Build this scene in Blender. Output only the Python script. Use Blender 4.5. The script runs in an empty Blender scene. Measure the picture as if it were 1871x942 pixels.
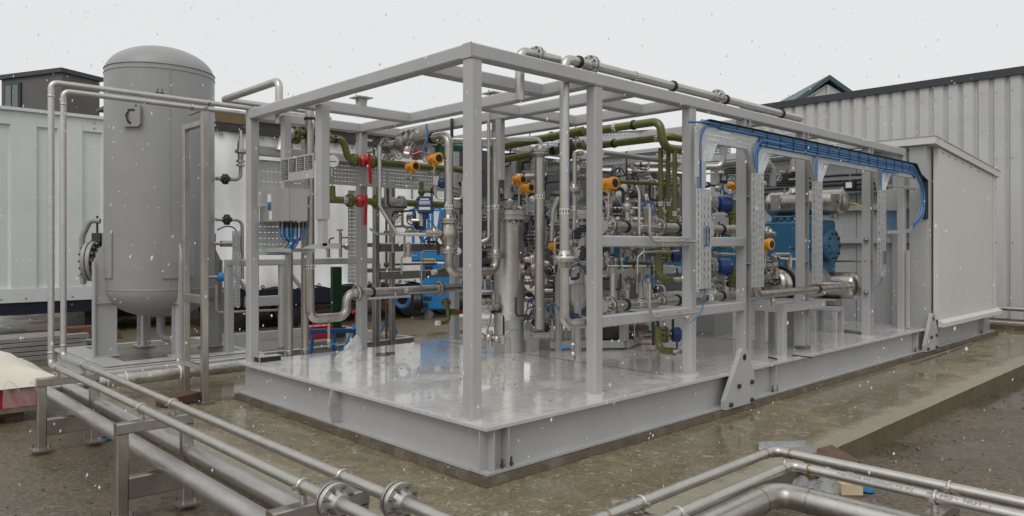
import bpy, bmesh, math, random
from mathutils import Vector, Matrix
random.seed(7)
V = Vector
sc = bpy.context.scene
col = sc.collection
# ------------------------------------------------------------------ camera
FPX, CXP, HZ = 1361.0, 935.5, 447.2            # focal length and horizon, in pixels of the 1871 px wide photograph
ANG = math.atan2(1430.0, FPX)
SA, CA = math.sin(ANG), math.cos(ANG)
RV, FV = V((SA, -CA, 0)), V((CA, SA, 0))       # camera right and forward on the ground plane
ZD = 0.44                                       # deck level
CAM = V((-3.7715, -4.2439, 1.84))
cd = bpy.data.cameras.new('camera'); cam = bpy.data.objects.new('camera', cd); col.objects.link(cam)
cam.location = CAM
cam.rotation_euler = (math.radians(90), 0, math.atan2(FV.y, FV.x) - math.radians(90))
cd.sensor_width = 36; cd.lens = 36 * FPX / 1871; cd.shift_y = -(471 - HZ) / 1871
cd.clip_start = 0.05; cd.clip_end = 2000
sc.camera = cam
# ------------------------------------------------------------------ sky and sun (overcast, light snow)
SUN_EL, SUN_AZ = math.radians(52), math.radians(242)
w = bpy.data.worlds.new('World'); sc.world = w; w.use_nodes = True
nt = w.node_tree; nt.nodes.clear()
sky = nt.nodes.new('ShaderNodeTexSky'); sky.sky_type = 'NISHITA'; sky.sun_disc = False
sky.sun_elevation = SUN_EL; sky.sun_rotation = SUN_AZ; sky.dust_density = 6; sky.ozone_density = 0.5
hs = nt.nodes.new('ShaderNodeHueSaturation'); hs.inputs['Saturation'].default_value = 0.10
nt.links.new(sky.outputs[0], hs.inputs['Color'])
gm = nt.nodes.new('ShaderNodeGamma'); gm.inputs[1].default_value = 0.12      # cloud cover levels the sky out
nt.links.new(hs.outputs[0], gm.inputs[0])
tint = nt.nodes.new('ShaderNodeMix'); tint.data_type = 'RGBA'; tint.blend_type = 'MULTIPLY'
tint.inputs[0].default_value = 1; tint.inputs[7].default_value = (6.30, 6.38, 6.40, 1)
nt.links.new(gm.outputs[0], tint.inputs[6])
bg = nt.nodes.new('ShaderNodeBackground'); bg.inputs['Strength'].default_value = 0.1
nt.links.new(tint.outputs[2], bg.inputs['Color'])
wo = nt.nodes.new('ShaderNodeOutputWorld'); nt.links.new(bg.outputs[0], wo.inputs[0])
sl = bpy.data.lights.new('sun', 'SUN'); sl.energy = 0.9; sl.angle = math.radians(35); sl.color = (1, 0.98, 0.95)
so = bpy.data.objects.new('sun', sl); col.objects.link(so)
so.rotation_euler = (math.radians(38), 0, math.radians(-62))
vs = sc.view_settings; vs.view_transform = 'Standard'; vs.look = 'None'; vs.gamma = 1; vs.exposure = 0.12
vs.use_curve_mapping = False
sc.cycles.use_denoising = True
sc.cycles.max_bounces = 8; sc.cycles.glossy_bounces = 4; sc.cycles.diffuse_bounces = 4
# ------------------------------------------------------------------ pixel + real plane -> point of the place
def ray(px, py): return RV * ((px - CXP) / FPX) + FV + V((0, 0, (HZ - py) / FPX))
def az(px, py, z): r = ray(px, py); return CAM + r * ((z - CAM.z) / r.z)
def ax(px, py, x): r = ray(px, py); return CAM + r * ((x - CAM.x) / r.x)
def ay(px, py, y): r = ray(px, py); return CAM + r * ((y - CAM.y) / r.y)
def ad(px, py, d): return CAM + ray(px, py) * d
X, Y, Z = V((1, 0, 0)), V((0, 1, 0)), V((0, 0, 1))
# ------------------------------------------------------------------ materials
MATS = {}
def mat(name, base, rough=0.5, metal=0.0, var=0.12, scale=6.0, bump=0.0, bscale=60.0, rvar=0.1, spec=0.5, coat=0.0,
        stain=None, stain_amt=0.5, sscale=2.5, stretch=None, emit=None, alpha=None, sharp=0.12):
    m = bpy.data.materials.new(name); m.use_nodes = True; t = m.node_tree; N = t.nodes; L = t.links
    b = N['Principled BSDF']
    tc = N.new('ShaderNodeTexCoord'); mp = N.new('ShaderNodeMapping'); L.new(tc.outputs['Object'], mp.inputs[0])
    if stretch: mp.inputs['Scale'].default_value = stretch
    n1 = N.new('ShaderNodeTexNoise'); n1.inputs['Scale'].default_value = scale; n1.inputs['Detail'].default_value = 6
    n1.inputs['Roughness'].default_value = 0.65; L.new(mp.outputs[0], n1.inputs[0])
    mr = N.new('ShaderNodeMapRange'); mr.inputs[1].default_value = 0.25; mr.inputs[2].default_value = 0.75
    mr.inputs[3].default_value = 1 - var; mr.inputs[4].default_value = 1 + var; L.new(n1.outputs[0], mr.inputs[0])
    mx = N.new('ShaderNodeMix'); mx.data_type = 'RGBA'; mx.blend_type = 'MULTIPLY'; mx.inputs[0].default_value = 1
    mx.inputs[6].default_value = (*base, 1); L.new(mr.outputs[0], mx.inputs[7])
    out = mx.outputs[2]
    if stain:
        n2 = N.new('ShaderNodeTexNoise'); n2.inputs['Scale'].default_value = sscale; n2.inputs['Detail'].default_value = 8
        n2.inputs['Roughness'].default_value = 0.7; L.new(tc.outputs['Object'], n2.inputs[0])
        m2 = N.new('ShaderNodeMapRange'); m2.inputs[1].default_value = 0.5; m2.inputs[2].default_value = 0.5 + sharp
        m2.inputs[3].default_value = 0; m2.inputs[4].default_value = stain_amt; L.new(n2.outputs[0], m2.inputs[0])
        mm = N.new('ShaderNodeMix'); mm.data_type = 'RGBA'; L.new(m2.outputs[0], mm.inputs[0])
        L.new(out, mm.inputs[6]); mm.inputs[7].default_value = (*stain, 1); out = mm.outputs[2]
    L.new(out, b.inputs['Base Color'])
    n3 = N.new('ShaderNodeTexNoise'); n3.inputs['Scale'].default_value = scale * 1.7; n3.inputs['Detail'].default_value = 4
    L.new(mp.outputs[0], n3.inputs[0])
    r3 = N.new('ShaderNodeMapRange'); r3.inputs[1].default_value = 0.3; r3.inputs[2].default_value = 0.7
    r3.inputs[3].default_value = max(0.02, rough - rvar); r3.inputs[4].default_value = min(1, rough + rvar)
    L.new(n3.outputs[0], r3.inputs[0]); L.new(r3.outputs[0], b.inputs['Roughness'])
    b.inputs['Metallic'].default_value = metal; b.inputs['Specular IOR Level'].default_value = spec
    if coat: b.inputs['Coat Weight'].default_value = coat; b.inputs['Coat Roughness'].default_value = 0.12
    if bump:
        n4 = N.new('ShaderNodeTexNoise'); n4.inputs['Scale'].default_value = bscale; n4.inputs['Detail'].default_value = 5
        L.new(mp.outputs[0], n4.inputs[0])
        bp = N.new('ShaderNodeBump'); bp.inputs['Strength'].default_value = bump; bp.inputs['Distance'].default_value = 0.01
        L.new(n4.outputs[0], bp.inputs['Height']); L.new(bp.outputs[0], b.inputs['Normal'])
    if alpha is not None: b.inputs['Alpha'].default_value = alpha
    if emit: b.inputs['Emission Color'].default_value = (*emit, 1); b.inputs['Emission Strength'].default_value = 1
    MATS[name] = m; return m

def wet_ground(name, c1, c2, c3, pud_lo, pud_hi, scale, dry_rough, wet_rough, bump, darken=0.55, speck=0.0, patch=9, edge=None, ripple=0.06, fine_s=22, fine_d=0.62, algae=0.45, fleck=0.8):
    """Weathered ground: two mottled tones, pale patches, standing water that lies in the low patches (smooth and darker)."""
    m = bpy.data.materials.new(name); m.use_nodes = True; t = m.node_tree; N = t.nodes; L = t.links
    b = N['Principled BSDF']; tc = N.new('ShaderNodeTexCoord')
    def noise(s, d=8, r=0.65, dist=0.0):
        n = N.new('ShaderNodeTexNoise'); n.inputs['Scale'].default_value = s; n.inputs['Detail'].default_value = d
        n.inputs['Roughness'].default_value = r; n.inputs['Distortion'].default_value = dist
        L.new(tc.outputs['Object'], n.inputs[0]); return n.outputs[0]
    def rng(src, a, c, lo=0.0, hi=1.0):
        r = N.new('ShaderNodeMapRange'); r.inputs[1].default_value = a; r.inputs[2].default_value = c
        r.inputs[3].default_value = lo; r.inputs[4].default_value = hi; L.new(src, r.inputs[0]); return r.outputs[0]
    def mix(f, a, c, mode='MIX'):
        q = N.new('ShaderNodeMix'); q.data_type = 'RGBA'; q.blend_type = mode
        if hasattr(f, 'links'): L.new(f, q.inputs[0])
        else: q.inputs[0].default_value = f
        for s, i in ((a, 6), (c, 7)):
            if hasattr(s, 'links'): L.new(s, q.inputs[i])
            else: q.inputs[i].default_value = (*s, 1)
        return q.outputs[2]
    big = noise(scale, 9, 0.6, 0.4)
    fine = noise(scale * fine_s, 8, 0.8)
    mid = noise(scale * 5.5, 8, 0.75, 1.2)
    c = mix(rng(mid, 0.38, 0.62), c1, c2)
    c = mix(rng(noise(scale * patch, 9, 0.8, 2.0), 0.555, 0.60, 0, fleck), c, c3)
    c = mix(rng(noise(scale * patch * .37, 9, 0.75, 1.0), 0.46, 0.60, 0, algae), c, mix(1.0, c, (0.66, 0.70, 0.60), 'MULTIPLY'))
    c = mix(rng(fine, 0.43, 0.57, 0.0, 1.0), c, mix(1.0, c, (fine_d, fine_d, fine_d), 'MULTIPLY'))
    if speck:
        vo = N.new('ShaderNodeTexVoronoi'); vo.inputs['Scale'].default_value = speck; L.new(tc.outputs['Object'], vo.inputs[0])
        c = mix(rng(vo.outputs['Distance'], 0.12, 0.3, 0.8, 0.0), c, mix(1.0, c, (0.45, 0.43, 0.42), 'MULTIPLY'))
    pud = rng(big, pud_lo, pud_hi)
    if edge:        # rims of the slab are worn paler and drain dry
        sx = N.new('ShaderNodeSeparateXYZ'); L.new(tc.outputs['Object'], sx.inputs[0]); nz_ = noise(2.2, 6, 0.6); nf = noise(14, 6, 0.7)
        for out_, e0 in ((sx.outputs[1], edge[1]), (sx.outputs[0], edge[0])):
            m1 = N.new('ShaderNodeMath'); m1.operation = 'SUBTRACT'; L.new(out_, m1.inputs[0]); m1.inputs[1].default_value = e0
            m2 = N.new('ShaderNodeMath'); m2.operation = 'MULTIPLY_ADD'; L.new(nz_, m2.inputs[0]); m2.inputs[1].default_value = -0.42; L.new(m1.outputs[0], m2.inputs[2])
            m3 = N.new('ShaderNodeMath'); m3.operation = 'MULTIPLY_ADD'; L.new(nf, m3.inputs[0]); m3.inputs[1].default_value = -0.22; L.new(m2.outputs[0], m3.inputs[2])
            f_ = rng(m3.outputs[0], -0.12, 0.02, 0.70, 0.0); c = mix(f_, c, edge[2])
            mm_ = N.new('ShaderNodeMath'); mm_.operation = 'MULTIPLY'; L.new(pud, mm_.inputs[0]); L.new(rng(f_, 0, .85, 1, 0), mm_.inputs[1]); pud = mm_.outputs[0]
    c = mix(pud, c, mix(1.0, c, (darken, darken, darken), 'MULTIPLY'))
    L.new(c, b.inputs['Base Color'])
    L.new(rng(pud, 0, 1, dry_rough, wet_rough), b.inputs['Roughness'])
    bp = N.new('ShaderNodeBump'); bp.inputs['Distance'].default_value = 0.02
    L.new(rng(pud, 0.0, 1.0, bump, bump * ripple), bp.inputs['Strength'])
    L.new(noise(scale * 30, 6, 0.75), bp.inputs['Height']); L.new(bp.outputs[0], b.inputs['Normal'])
    MATS[name] = m; return m

GREY = mat('grey_paint', (0.405, 0.405, 0.406), 0.34, var=0.06, scale=1.6, stretch=(1.2, 1.2, 0.6), rvar=0.12, sharp=0.2, stain=(0.46, 0.46, 0.455), stain_amt=0.35, sscale=9)
GREYV = mat('vessel_grey_paint', (0.30, 0.30, 0.30), 0.42, var=0.06, scale=1.2, bump=0.04, bscale=120, stain=(0.255, 0.255, 0.255), stain_amt=0.4, sscale=1.6, stretch=(1, 1, 0.25))
DECK = wet_ground('wet_deck_paint', (0.82, 0.81, 0.795), (0.66, 0.625, 0.58), (0.88, 0.87, 0.85), 0.42, 0.49, 1.1, 0.24, 0.03, 0.30, 0.92, ripple=0.12, patch=6, fine_s=30, fine_d=0.90, algae=0.0)
DECK.node_tree.nodes['Principled BSDF'].inputs['Coat Weight'].default_value = 0.75; DECK.node_tree.nodes['Principled BSDF'].inputs['Coat Roughness'].default_value = 0.055; DECK.node_tree.nodes['Principled BSDF'].inputs['Coat IOR'].default_value = 1.6
SS = mat('stainless_steel', (0.46, 0.43, 0.39), 0.32, 1.0, var=0.22, scale=1.0, stretch=(16, 16, 2.2), rvar=0.08, stain=(0.34, 0.31, 0.27), stain_amt=0.5, sscale=5, sharp=0.25)
SSP = mat('pale_pickled_steel', (0.54, 0.525, 0.49), 0.42, 1.0, var=0.14, scale=14, bump=0.06, bscale=120, rvar=0.08, stain=(0.46, 0.435, 0.39), stain_amt=0.5, sscale=7)
SSL = mat('drawn_steel_pipe', (0.56, 0.545, 0.525), 0.46, 1.0, var=0.16, scale=3.0, stretch=(5, 1, 5), rvar=0.08, stain=(0.44, 0.42, 0.39), stain_amt=0.5, sscale=2.5, sharp=0.3)
HEAT = mat('heat_tinted_weld', (0.36, 0.285, 0.20), 0.4, 1.0, var=0.3, scale=30)
SSD = mat('brushed_box_section', (0.44, 0.41, 0.365), 0.40, 1.0, var=0.22, scale=5, bump=0.04, stretch=(1, 1, 0.3), stain=(0.31, 0.275, 0.23), stain_amt=0.5, sscale=3, sharp=0.25)
SSBOX = mat('brushed_cabinet_steel', (0.56, 0.545, 0.52), 0.45, 1.0, var=0.08, scale=3, stretch=(1, 1, 0.1))
GALV = mat('galvanised_steel', (0.56, 0.575, 0.58), 0.45, 0.75, var=0.14, scale=16, stain=(0.68, 0.69, 0.69), stain_amt=0.4, sscale=22)
GREEN = mat('olive_green_paint', (0.105, 0.115, 0.016), 0.30, var=0.2, scale=5, coat=0.25, bump=0.03)
EMER = mat('dark_green_paint', (0.012, 0.10, 0.055), 0.35, var=0.2)
ORANGE = mat('amber_housing_paint', (0.72, 0.30, 0.012), 0.38, var=0.08, coat=0.2)
RED = mat('red_paint', (0.42, 0.018, 0.02), 0.35, var=0.15, coat=0.2)
BLUE = mat('compressor_blue_paint', (0.028, 0.125, 0.23), 0.38, var=0.15, scale=4, coat=0.15, stain=(0.05, 0.18, 0.30), stain_amt=0.3)
SKYB = mat('machine_blue_paint', (0.02, 0.23, 0.56), 0.35, var=0.12, coat=0.2)
NAVY = mat('navy_paint', (0.012, 0.03, 0.13), 0.4, var=0.15)
CABLE2 = mat('pale_blue_cable_sheath', (0.09, 0.27, 0.52), 0.42, var=0.2, scale=12)
CABLE3 = mat('dark_blue_cable_sheath', (0.012, 0.06, 0.19), 0.42, var=0.2, scale=12)
CABLE = mat('blue_cable_sheath', (0.038, 0.155, 0.37), 0.42, var=0.25, scale=12)
BLACK = mat('black_rubber', (0.012, 0.012, 0.013), 0.5, var=0.3)
DARK = mat('dark_steel', (0.045, 0.045, 0.048), 0.5, 0.3, var=0.3)
BOLT = mat('bolt_steel', (0.30, 0.29, 0.27), 0.35, 1.0, var=0.2, scale=40)
WHITE = mat('white_plastic', (0.72, 0.72, 0.70), 0.5, var=0.05)
INK = mat('printed_ink', (0.02, 0.02, 0.022), 0.6, var=0.2)
PLATE = mat('engraved_plate', (0.085, 0.085, 0.085), 0.45, var=0.45, scale=55, stretch=(1, 0.25, 1))
YEL = mat('yellow_sheath', (0.62, 0.50, 0.10), 0.5, var=0.15)
CREAM = mat('enclosure_cream_panel', (0.61, 0.612, 0.565), 0.48, var=0.035, scale=0.8, bump=0.02, bscale=200)
CLAD = mat('pale_grey_cladding', (0.50, 0.50, 0.49), 0.45, 0.0, var=0.05, scale=1.2, stretch=(1, 1, 0.2), stain=(0.38, 0.375, 0.37), stain_amt=0.4, sscale=0.7)
CONT = mat('container_pale_grey', (0.62, 0.64, 0.635), 0.42, var=0.05, scale=0.7, stretch=(1, 1, 0.2), stain=(0.54, 0.55, 0.54), stain_amt=0.35, sscale=0.9)
CONTB = mat('container_blue_black_base', (0.012, 0.015, 0.03), 0.4, var=0.2)
TARP = mat('white_curtain_vinyl', (0.90, 0.90, 0.89), 0.45, var=0.03, scale=1.0, stain=(0.78, 0.775, 0.75), stain_amt=0.4, sscale=0.8)
CREAMT = mat('cream_tarpaulin', (0.72, 0.68, 0.58), 0.6, var=0.08, scale=2, bump=0.1, bscale=30)
BLDG = mat('dark_render_wall', (0.125, 0.12, 0.12), 0.75, var=0.12, scale=0.5, bump=0.1, stain=(0.08, 0.078, 0.078), stain_amt=0.5, sscale=0.25)
GLASS = mat('window_glass', (0.10, 0.14, 0.14), 0.08, 0.0, var=0.3, scale=0.8, spec=0.8)
TRIM = mat('dark_blue_grey_trim', (0.035, 0.04, 0.048), 0.45, var=0.1)
TEAL = mat('teal_trim', (0.045, 0.085, 0.095), 0.45, var=0.1)
WOOD = mat('wet_timber', (0.15, 0.075, 0.038), 0.45, var=0.35, scale=6, stretch=(1, 6, 6), bump=0.2)
BOARD = mat('weathered_boards', (0.24, 0.235, 0.22), 0.55, var=0.3, scale=4, stretch=(0.3, 4, 4), bump=0.2)
RUST = mat('rusty_plate', (0.11, 0.055, 0.03), 0.5, var=0.5, scale=8, bump=0.2, stain=(0.07, 0.05, 0.045), stain_amt=0.7, sscale=6)
BROWN = mat('brown_fascia', (0.16, 0.115, 0.05), 0.6, var=0.2)
SHED_SHADE = mat('shed_interior_shade', (0.010, 0.010, 0.011), 0.8, var=0.6, scale=2)  # near-black colour stands in for the shade inside the open shed
CARD = mat('cardboard', (0.55, 0.45, 0.30), 0.7, var=0.1)
INSUL = mat('foil_wrapped_pipe', (0.58, 0.56, 0.53), 0.42, 0.9, var=0.25, scale=7, bump=0.5, bscale=22, stain=(0.40, 0.37, 0.33), stain_amt=0.5, sscale=4)
SNOW = mat('snow', (0.95, 0.95, 0.95), 0.6, var=0.01)
def _snow():
    t = SNOW.node_tree; b = t.nodes['Principled BSDF']; tr_ = t.nodes.new('ShaderNodeBsdfTranslucent'); tr_.inputs[0].default_value = (.98, .98, .98, 1)
    mx = t.nodes.new('ShaderNodeMixShader'); mx.inputs[0].default_value = 0.55; o_ = [n for n in t.nodes if n.type == 'OUTPUT_MATERIAL'][0]
    t.links.new(b.outputs[0], mx.inputs[1]); t.links.new(tr_.outputs[0], mx.inputs[2]); t.links.new(mx.outputs[0], o_.inputs[0])
_snow()
SLAB = wet_ground('wet_concrete', (0.335, 0.282, 0.175), (0.225, 0.182, 0.106), (0.66, 0.61, 0.49), 0.44, 0.52, 0.55, 0.36, 0.03, 0.8, 0.80, patch=11, fine_s=60, fine_d=0.60, algae=0.30, fleck=0.7, edge=(-1.18, -1.38, (0.36, 0.335, 0.25)))  # pale flecks: dry crust, with sky glints painted into the same colour
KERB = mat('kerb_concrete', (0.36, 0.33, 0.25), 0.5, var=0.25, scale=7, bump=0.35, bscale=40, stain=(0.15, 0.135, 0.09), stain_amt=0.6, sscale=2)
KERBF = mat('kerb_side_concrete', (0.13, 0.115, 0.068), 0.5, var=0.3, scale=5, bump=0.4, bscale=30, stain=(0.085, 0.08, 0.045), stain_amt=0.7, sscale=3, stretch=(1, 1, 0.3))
ASPH = wet_ground('wet_dirty_asphalt', (0.165, 0.125, 0.080), (0.205, 0.160, 0.104), (0.36, 0.295, 0.21), 0.48, 0.58, 0.35, 0.42, 0.05, 0.9, 0.66, speck=9, patch=30, fine_s=75, fine_d=0.42)
GROUT = mat('wet_grout', (0.105, 0.078, 0.055), 0.42, var=0.3, scale=9, bump=0.5, bscale=35, stain=(0.19, 0.175, 0.135), stain_amt=0.6, sscale=4)
def clear_plastic():
    m = bpy.data.materials.new('clear_plastic_film'); m.use_nodes = True; t = m.node_tree; b = t.nodes['Principled BSDF']
    b.inputs['Base Color'].default_value = (0.75, 0.76, 0.76, 1); b.inputs['Roughness'].default_value = 0.22; b.inputs['Alpha'].default_value = 0.32
    return m
FILM = clear_plastic()
# ------------------------------------------------------------------ mesh builder
def perp(a):
    a = a.normalized(); u = a.cross(Z)
    if u.length < 1e-3: u = a.cross(X)
    u.normalize(); return u, a.cross(u).normalized()
class MB:
    def __init__(s): s.v = []; s.f = []
    def add(s, vs, fs):
        o = len(s.v); s.v += [V(p) for p in vs]; s.f += [[i + o for i in f] for f in fs]; return s
    def box(s, x0, x1, y0, y1, z0, z1):
        if x0 > x1: x0, x1 = x1, x0
        if y0 > y1: y0, y1 = y1, y0
        if z0 > z1: z0, z1 = z1, z0
        return s.add([(x, y, z) for z in (z0, z1) for y in (y0, y1) for x in (x0, x1)],
                     [(0, 2, 3, 1), (4, 5, 7, 6), (0, 1, 5, 4), (1, 3, 7, 5), (3, 2, 6, 7), (2, 0, 4, 6)])
    def obox(s, c, a, b, d):      # centre and three half-axis vectors
        c = V(c); a = V(a); b = V(b); d = V(d)
        if a.cross(b).dot(d) < 0: a = -a
        return s.add([c + a * i + b * j + d * k for k in (-1, 1) for j in (-1, 1) for i in (-1, 1)],
                     [(0, 2, 3, 1), (4, 5, 7, 6), (0, 1, 5, 4), (1, 3, 7, 5), (3, 2, 6, 7), (2, 0, 4, 6)])
    def loft(s, rings, caps=True):
        n = len(rings[0]); o = len(s.v)
        for r in rings: s.v += [V(p) for p in r]
        for k in range(len(rings) - 1):
            for i in range(n):
                j = (i + 1) % n
                s.f.append([o + k * n + i, o + k * n + j, o + (k + 1) * n + j, o + (k + 1) * n + i])
        if caps:
            s.f.append([o + i for i in range(n)][::-1]); e = o + (len(rings) - 1) * n; s.f.append([e + i for i in range(n)])
        return s
    def bar(s, p0, p1, wu, wv, u=None, r=0.0):     # rectangular section with rounded corners; u = direction of the first width
        p0 = V(p0); p1 = V(p1); d = (p1 - p0).normalized()
        if u is None:
            u = perp(d)[0]
        u = V(u).normalized(); v = d.cross(u).normalized(); a, b = wu / 2, wv / 2
        prof = []
        if r > 0:
            for cx, cy, s0 in ((a - r, b - r, 0), (-a + r, b - r, 90), (-a + r, -b + r, 180), (a - r, -b + r, 270)):
                for q in (0, 90):
                    t = math.radians(s0 + q); prof.append((cx + r * math.cos(t), cy + r * math.sin(t)))
        else: prof = [(a, b), (-a, b), (-a, -b), (a, -b)]
        return s.loft([[p + u * x + v * y for x, y in prof] for p in (p0, p1)])
    def cyl(s, p0, p1, r0, r1=None, n=16, caps=True):
        p0 = V(p0); p1 = V(p1); r1 = r0 if r1 is None else r1; u, v = perp(p1 - p0)
        c = [(math.cos(2 * math.pi * i / n), math.sin(2 * math.pi * i / n)) for i in range(n)]
        return s.loft([[p + u * (r * a) + v * (r * b) for a, b in c] for p, r in ((p0, r0), (p1, r1))], caps)
    def lathe(s, o, d, prof, n=24, caps=True):    # prof: (distance along d, radius)
        o = V(o); d = V(d).normalized(); u, v = perp(d)
        c = [(math.cos(2 * math.pi * i / n), math.sin(2 * math.pi * i / n)) for i in range(n)]
        return s.loft([[o + d * t + u * (max(r, 1e-4) * a) + v * (max(r, 1e-4) * b) for a, b in c] for t, r in prof], caps)
    def path(s, pts, bend):
        pts = [V(p) for p in pts]; out = [pts[0]]
        for i in range(1, len(pts) - 1):
            p, a, b = pts[i], pts[i - 1] - pts[i], pts[i + 1] - pts[i]
            la, lb = a.length, b.length; a.normalize(); b.normalize()
            th = a.angle(b)
            if th > math.pi - 0.05: out.append(p); continue
            t = min(bend / math.tan(th / 2), la * 0.49, lb * 0.49); R = t * math.tan(th / 2)
            c = p + (a + b).normalized() * (R / math.sin(th / 2)); q0 = p + a * t - c; q1 = p + b * t - c
            axr = q0.cross(q1).normalized(); tot = q0.angle(q1); k = max(3, int(math.degrees(tot) / 13))
            for j in range(k + 1): out.append(c + Matrix.Rotation(tot * j / k, 3, axr) @ q0)
        out.append(pts[-1]); return out
    def tube(s, pts, r, bend=None, n=14, caps=True):
        P = s.path(pts, bend if bend is not None else 3 * r)
        P = [p for i, p in enumerate(P) if i == 0 or (p - P[i - 1]).length > 1e-5]
        u = perp(P[1] - P[0])[0]; rings = []
        for i, p in enumerate(P):
            d = (P[min(i + 1, len(P) - 1)] - P[max(i - 1, 0)]).normalized()
            u = (u - d * u.dot(d)).normalized(); v = d.cross(u)
            rings.append([p + u * (r * math.cos(2 * math.pi * k / n)) + v * (r * math.sin(2 * math.pi * k / n)) for k in range(n)])
        return s.loft(rings, caps)
    def torus(s, c, d, R, r, n=20, m=8):
        c = V(c); u, v = perp(V(d)); d = V(d).normalized(); o = len(s.v)
        for i in range(n):
            t = 2 * math.pi * i / n; e = u * math.cos(t) + v * math.sin(t)
            for j in range(m):
                q = 2 * math.pi * j / m; s.v.append(c + e * (R + r * math.cos(q)) + d * (r * math.sin(q)))
        for i in range(n):
            for j in range(m):
                s.f.append([o + i * m + j, o + ((i + 1) % n) * m + j, o + ((i + 1) % n) * m + (j + 1) % m, o + i * m + (j + 1) % m])
        return s
    def ball(s, c, r, n=12, sq=1.0):
        return s.lathe(V(c) - Z * r * sq, Z, [(r * sq * (1 - math.cos(math.pi * i / 8)), r * math.sin(math.pi * i / 8)) for i in range(9)], n)
    def prism(s, pts, d):       # planar outline extruded by vector d
        pts = [V(p) for p in pts]; d = V(d); n = len(pts); nrm = V((0, 0, 0))
        for i in range(n): nrm += pts[i].cross(pts[(i + 1) % n])
        if nrm.dot(d) < 0: pts = pts[::-1]
        o = len(s.v); s.v += pts + [p + d for p in pts]
        s.f.append([o + i for i in range(n)][::-1]); s.f.append([o + n + i for i in range(n)])
        for i in range(n): j = (i + 1) % n; s.f.append([o + i, o + j, o + n + j, o + n + i])
        return s
    def perf(s, o, u, v, lu, lv, th, rows, slot=0.028, gap=0.022, sh=0.008):
        """plate with rows of real slots along u; o corner, u/v unit directions, th thickness along u x v"""
        o = V(o); u = V(u); v = V(v); w_ = u.cross(v) * th
        ys = [0.0]
        for rv in rows: ys += [rv - sh / 2, rv + sh / 2]
        ys.append(lv); n = max(1, int(lu / (slot + gap))); p = lu / n
        for k in range(len(ys) - 1):
            a, b = ys[k], ys[k + 1]
            if k % 2 == 0: s.obox(o + u * lu / 2 + v * (a + b) / 2 + w_ / 2, u * lu / 2, v * (b - a) / 2, w_ / 2)
            else:
                for i in range(n + 1):
                    x0 = max(0, i * p - gap / 2); x1 = min(lu, i * p + gap / 2)
                    s.obox(o + u * (x0 + x1) / 2 + v * (a + b) / 2 + w_ / 2, u * (x1 - x0) / 2, v * (b - a) / 2, w_ / 2)
        return s
    def build(s, name, m, parent=None, smooth=True, ang=38, loc=None):
        if parent is not None: o = W[parent.name]
        elif loc is not None: o = V(loc)
        else:
            xs = [p.x for p in s.v]; ys = [p.y for p in s.v]; o = V(((min(xs) + max(xs)) / 2, (min(ys) + max(ys)) / 2, min(p.z for p in s.v)))
        me = bpy.data.meshes.new(name); me.from_pydata([tuple(p - o) for p in s.v], [], s.f); me.update()
        me.materials.append(m)
        if smooth:
            me.polygons.foreach_set('use_smooth', [True] * len(me.polygons)); me.set_sharp_from_angle(angle=math.radians(ang))
        ob = bpy.data.objects.new(name, me); col.objects.link(ob)
        if parent is not None: ob.parent = parent
        else: ob.location = o
        W[ob.name] = V(o); return ob
W = {}
def tag(o, label, cat, group=None):
    o['label'] = label; o['category'] = cat
    if group: o['group'] = group
    return o
def kind(o, k): o['kind'] = k; return o
def thing(name, label, cat, loc, group=None):
    o = bpy.data.objects.new(name, None); o.empty_display_size = 0.1; col.objects.link(o); o.location = V(loc); W[o.name] = V(loc)
    return tag(o, label, cat, group)
def nearest_axis(d):
    return V(d).normalized()
# --- fittings, each a part of the thing that carries it
def flange(par, c, d, R, t=0.022, gap=0.006, nb=8, m=None, name='flange'):
    c = V(c); d = V(d).normalized(); b = MB()
    b.lathe(c - d * (t + gap), d, [(0, R * 0.97), (0.004, R), (t, R), (t + 0.0005, R * 0.80), (t + 2 * gap, R * 0.80), (t + 2 * gap + 0.0005, R), (2 * t + 2 * gap - 0.004, R), (2 * t + 2 * gap, R * 0.97)], 24)
    b.lathe(c - d * (t + gap + R * 0.5), d, [(0, R * 0.50), (R * 0.5, R * 0.66)], 20)
    b.lathe(c + d * (t + gap), d, [(0, R * 0.66), (R * 0.5, R * 0.50)], 20)
    f = b.build(name, m or SS, par); u, v = perp(d); k = MB()
    for i in range(nb):
        a = 2 * math.pi * (i + 0.5) / nb; e = c + (u * math.cos(a) + v * math.sin(a)) * R * 0.82
        k.cyl(e - d * (t + gap + 0.022), e + d * (t + gap + 0.022), R * 0.075, n=6)
        for q in (-1, 1): k.cyl(e + d * q * (t + gap), e + d * q * (t + gap + 0.012), R * 0.125, n=6)
    k.build('bolts', BOLT, f, False); return f
def clamp(par, c, d, r, m=None, wd=0.03):
    c = V(c); d = V(d).normalized(); b = MB().lathe(c - d * wd / 2, d, [(0, r * 1.02), (0, r * 1.22), (wd, r * 1.22), (wd, r * 1.02)], 18)
    return b.build('pipe_clamp', m or BLACK, par)
def band(par, c, d, r, wd=0.05):
    c = V(c); d = V(d).normalized(); b = MB().lathe(c - d * wd / 2, d, [(0, r + 0.0015), (wd, r + 0.0015)], 18, False)
    t = b.build('tape_label', WHITE, par); u, v = perp(d); k = MB()
    for i in range(12):
        a = 2 * math.pi * i / 12; e = u * math.cos(a) + v * math.sin(a); g = d.cross(e)
        k.obox(c + e * (r + 0.003), e * 0.0012, g * r * 0.10, d * wd * 0.30)
    k.build('printed_mark', INK, t, False); return t
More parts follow.
